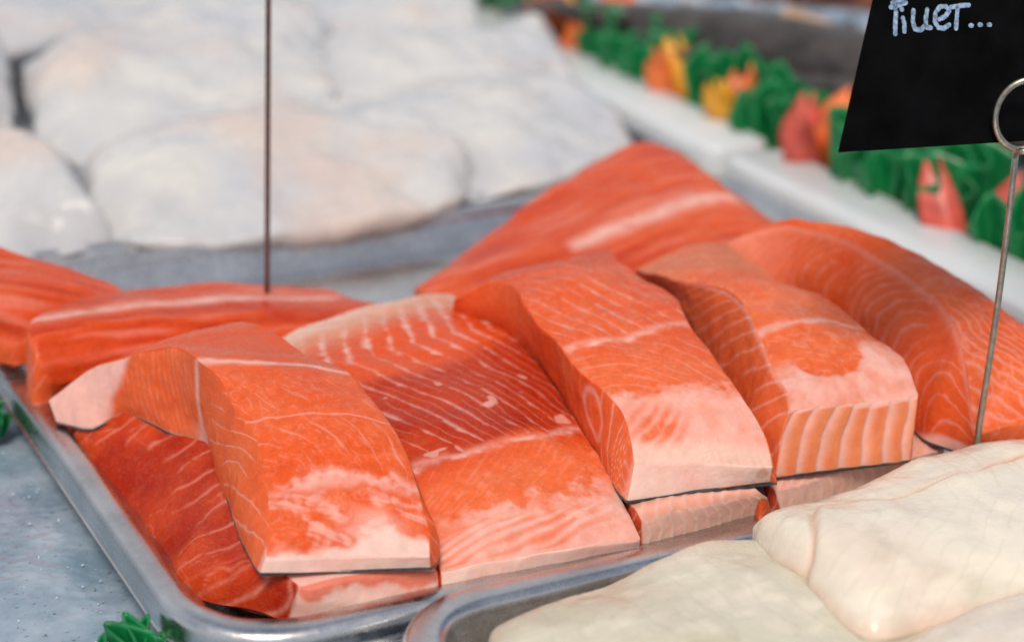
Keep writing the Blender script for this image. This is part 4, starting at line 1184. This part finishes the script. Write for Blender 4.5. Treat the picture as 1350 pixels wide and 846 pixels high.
def sprig(px_, py_, z, label, s=1.0):
    c = at(px_, py_, z)
    g = empty('parsley_sprig', (c[0], c[1], z)); tag(g, label, 'garnish', 'green plastic sprigs on the ice')
    r = np.random.RandomState(int(abs(px_)) + 3)
    for i in range(5):
        frill((c[0] + r.uniform(-.008, .008) * s, c[1] + r.uniform(-.006, .004) * s, z), 0.007 * s, (0.012 + 0.008 * r.rand()) * s, M_GREEN, 'leaf', g, 300 + i, folds=2)
sprig(172, 880, 0.0, 'bright green plastic parsley sprig at the bottom left on the ice')
sprig(-26, 576, 0.0, 'green plastic parsley sprig at the left photo edge outside the tray rim')

# ------------------------------------------------------------------ whole fish on the ice, far behind
def whole_fish(label, c, length, girth, yaw, mat, finmat, seed, curve=0.0):
    t = empty('whole_fish', (c[0], c[1], c[2])); tag(t, label, 'fish', 'whole fish lying on the ice at the back')
    n, m = 60, 28
    x = np.linspace(0, 1, n)
    hgt = girth * (np.sin(np.pi * np.clip(x, 0, 1) ** 0.62) ** 0.8 * 0.96 + 0.10 * sstep(x, 0.7, 1) + 0.02)
    a = np.linspace(0, 2 * math.pi, m, endpoint=False)
    V = np.zeros((n, m, 3))
    V[..., 0] = (x[:, None] - 0.5) * length
    V[..., 1] = np.cos(a)[None] * hgt[:, None] * 0.75 + curve * (x[:, None] - 0.5) ** 2 * length
    V[..., 2] = np.sin(a)[None] * hgt[:, None] * 0.62 + girth * 0.55
    def place(P):
        P = P.reshape(-1, 3)
        X = P[:, 0] * math.cos(yaw) - P[:, 1] * math.sin(yaw) + c[0]
        Y = P[:, 0] * math.sin(yaw) + P[:, 1] * math.cos(yaw) + c[1]
        return np.stack([X, Y, P[:, 2] + c[2]], 1)
    P = place(V); P = P + 0.001 * fbm(P * 90, 2, seed)[:, None]
    q = []
    for i in range(n - 1):
        for k in range(m):
            q.append((i * m + k, i * m + (k + 1) % m, (i + 1) * m + (k + 1) % m, (i + 1) * m + k))
    link('body', raw_mesh('body', P, q), mat, t)
    def fin(pts, name, m_):
        pts = np.array(pts, float); k = len(pts)
        top = pts + np.array([0, 0, 0.0012]); v = place(np.concatenate([pts, top]))
        cen = [pts.mean(0)]; cen2 = [top.mean(0)]
        v = np.concatenate([v, place(np.array(cen)), place(np.array(cen2))])
        tr = [(2 * k, (i + 1) % k, i) for i in range(k)] + [(2 * k + 1, k + i, k + (i + 1) % k) for i in range(k)]
        link(name, raw_mesh(name, v, [(i, (i + 1) % k, k + (i + 1) % k, k + i) for i in range(k)], tr, smooth=False), m_, t)
    L = length; g = girth; z = g * 0.55
    cy_ = curve * 0.25 * L
    fin([(L * .44, cy_, z), (L * .62, cy_ + g * 1.1, z), (L * .57, cy_, z), (L * .62, cy_ - g * 1.1, z)], 'tail', finmat)
    fin([(-L * .1, g * .7, z), (L * .02, g * 1.35, z), (L * .2, g * .9, z), (L * .25, g * .55, z)], 'dorsal_fin', finmat)
    fin([(-L * .22, -g * .1, z + g * .55), (-L * .06, -g * .35, z + g * .62), (-L * .08, g * .1, z + g * .6)], 'pectoral_fin', M_TAN)
    ev = place(np.array([[-L * .40 + 0.004 * math.cos(k), g * .18 + 0.004 * math.sin(k), z + g * .45] for k in np.linspace(0, 6.2, 9)[:-1]] + [[-L * .40, g * .18, z + g * .5]]))
    link('eye', raw_mesh('eye', ev, np.zeros((0, 4)), [(8, k, (k + 1) % 8) for k in range(8)]), M_EYE, t)
whole_fish('dark grey whole fish on ice behind the garland, nearest the orange and yellow flowers', at(985, 105, 0.03), 0.32, 0.042, math.radians(112), M_FISH, M_FISH, 201, 0.1)
whole_fish('grey whole fish partly hidden behind the black sign', at(1240, 190, 0.03), 0.26, 0.032, math.radians(112), M_FISH, M_FISH, 204, -0.1)
whole_fish('reddish whole fish farthest back at the top edge left of the sign', at(1085, 10, 0.035), 0.30, 0.036, math.radians(150), M_REDFISH, M_REDFISH, 207, 0.1)

def ice_chunks():
    r = np.random.RandomState(5)
    V, T = [], []
    ico_v = np.array([(-1, .6, 0), (1, .5, .2), (-.8, -.7, .1), (.9, -.6, -.1), (0, 0, .9), (.1, .1, -.8)])
    ico_t = [(4, 0, 2), (4, 2, 3), (4, 3, 1), (4, 1, 0), (5, 2, 0), (5, 3, 2), (5, 1, 3), (5, 0, 1)]
    for k in range(1500):
        s = r.uniform(0.004, 0.011)
        c = np.array([r.uniform(0.58, 1.25), r.uniform(-0.1, 1.5), 0.012 + r.uniform(0, 0.014)])
        A = np.linalg.qr(r.randn(3, 3))[0]
        o_ = len(V)
        V += list((ico_v * s * r.uniform(0.6, 1.2, (6, 3))) @ A + c)
        T += [(a + o_, b + o_, d + o_) for a, b, d in ico_t]
    for k in range(800):
        s = r.uniform(0.0003, 0.0008)
        c = np.array([r.uniform(-0.22, 0.0), r.uniform(-0.22, 0.42), -0.003 + 0.4 * s])
        A = np.linalg.qr(r.randn(3, 3))[0]
        o_ = len(V)
        V += list((ico_v * s * r.uniform(0.6, 1.2, (6, 3))) @ A + c)
        T += [(a + o_, b + o_, d + o_) for a, b, d in ico_t]
    o = link('crushed_ice', raw_mesh('crushed_ice', np.array(V), np.zeros((0, 4)), T, smooth=False), M_CRUSH)
    tag(o, kind='stuff')
M_CRUSH = plain_mat('crushed_ice_lumps', (0.62, 0.66, 0.72), 0.25, 0.0, 0.15, 80.0, sss=0.3)
ice_chunks()
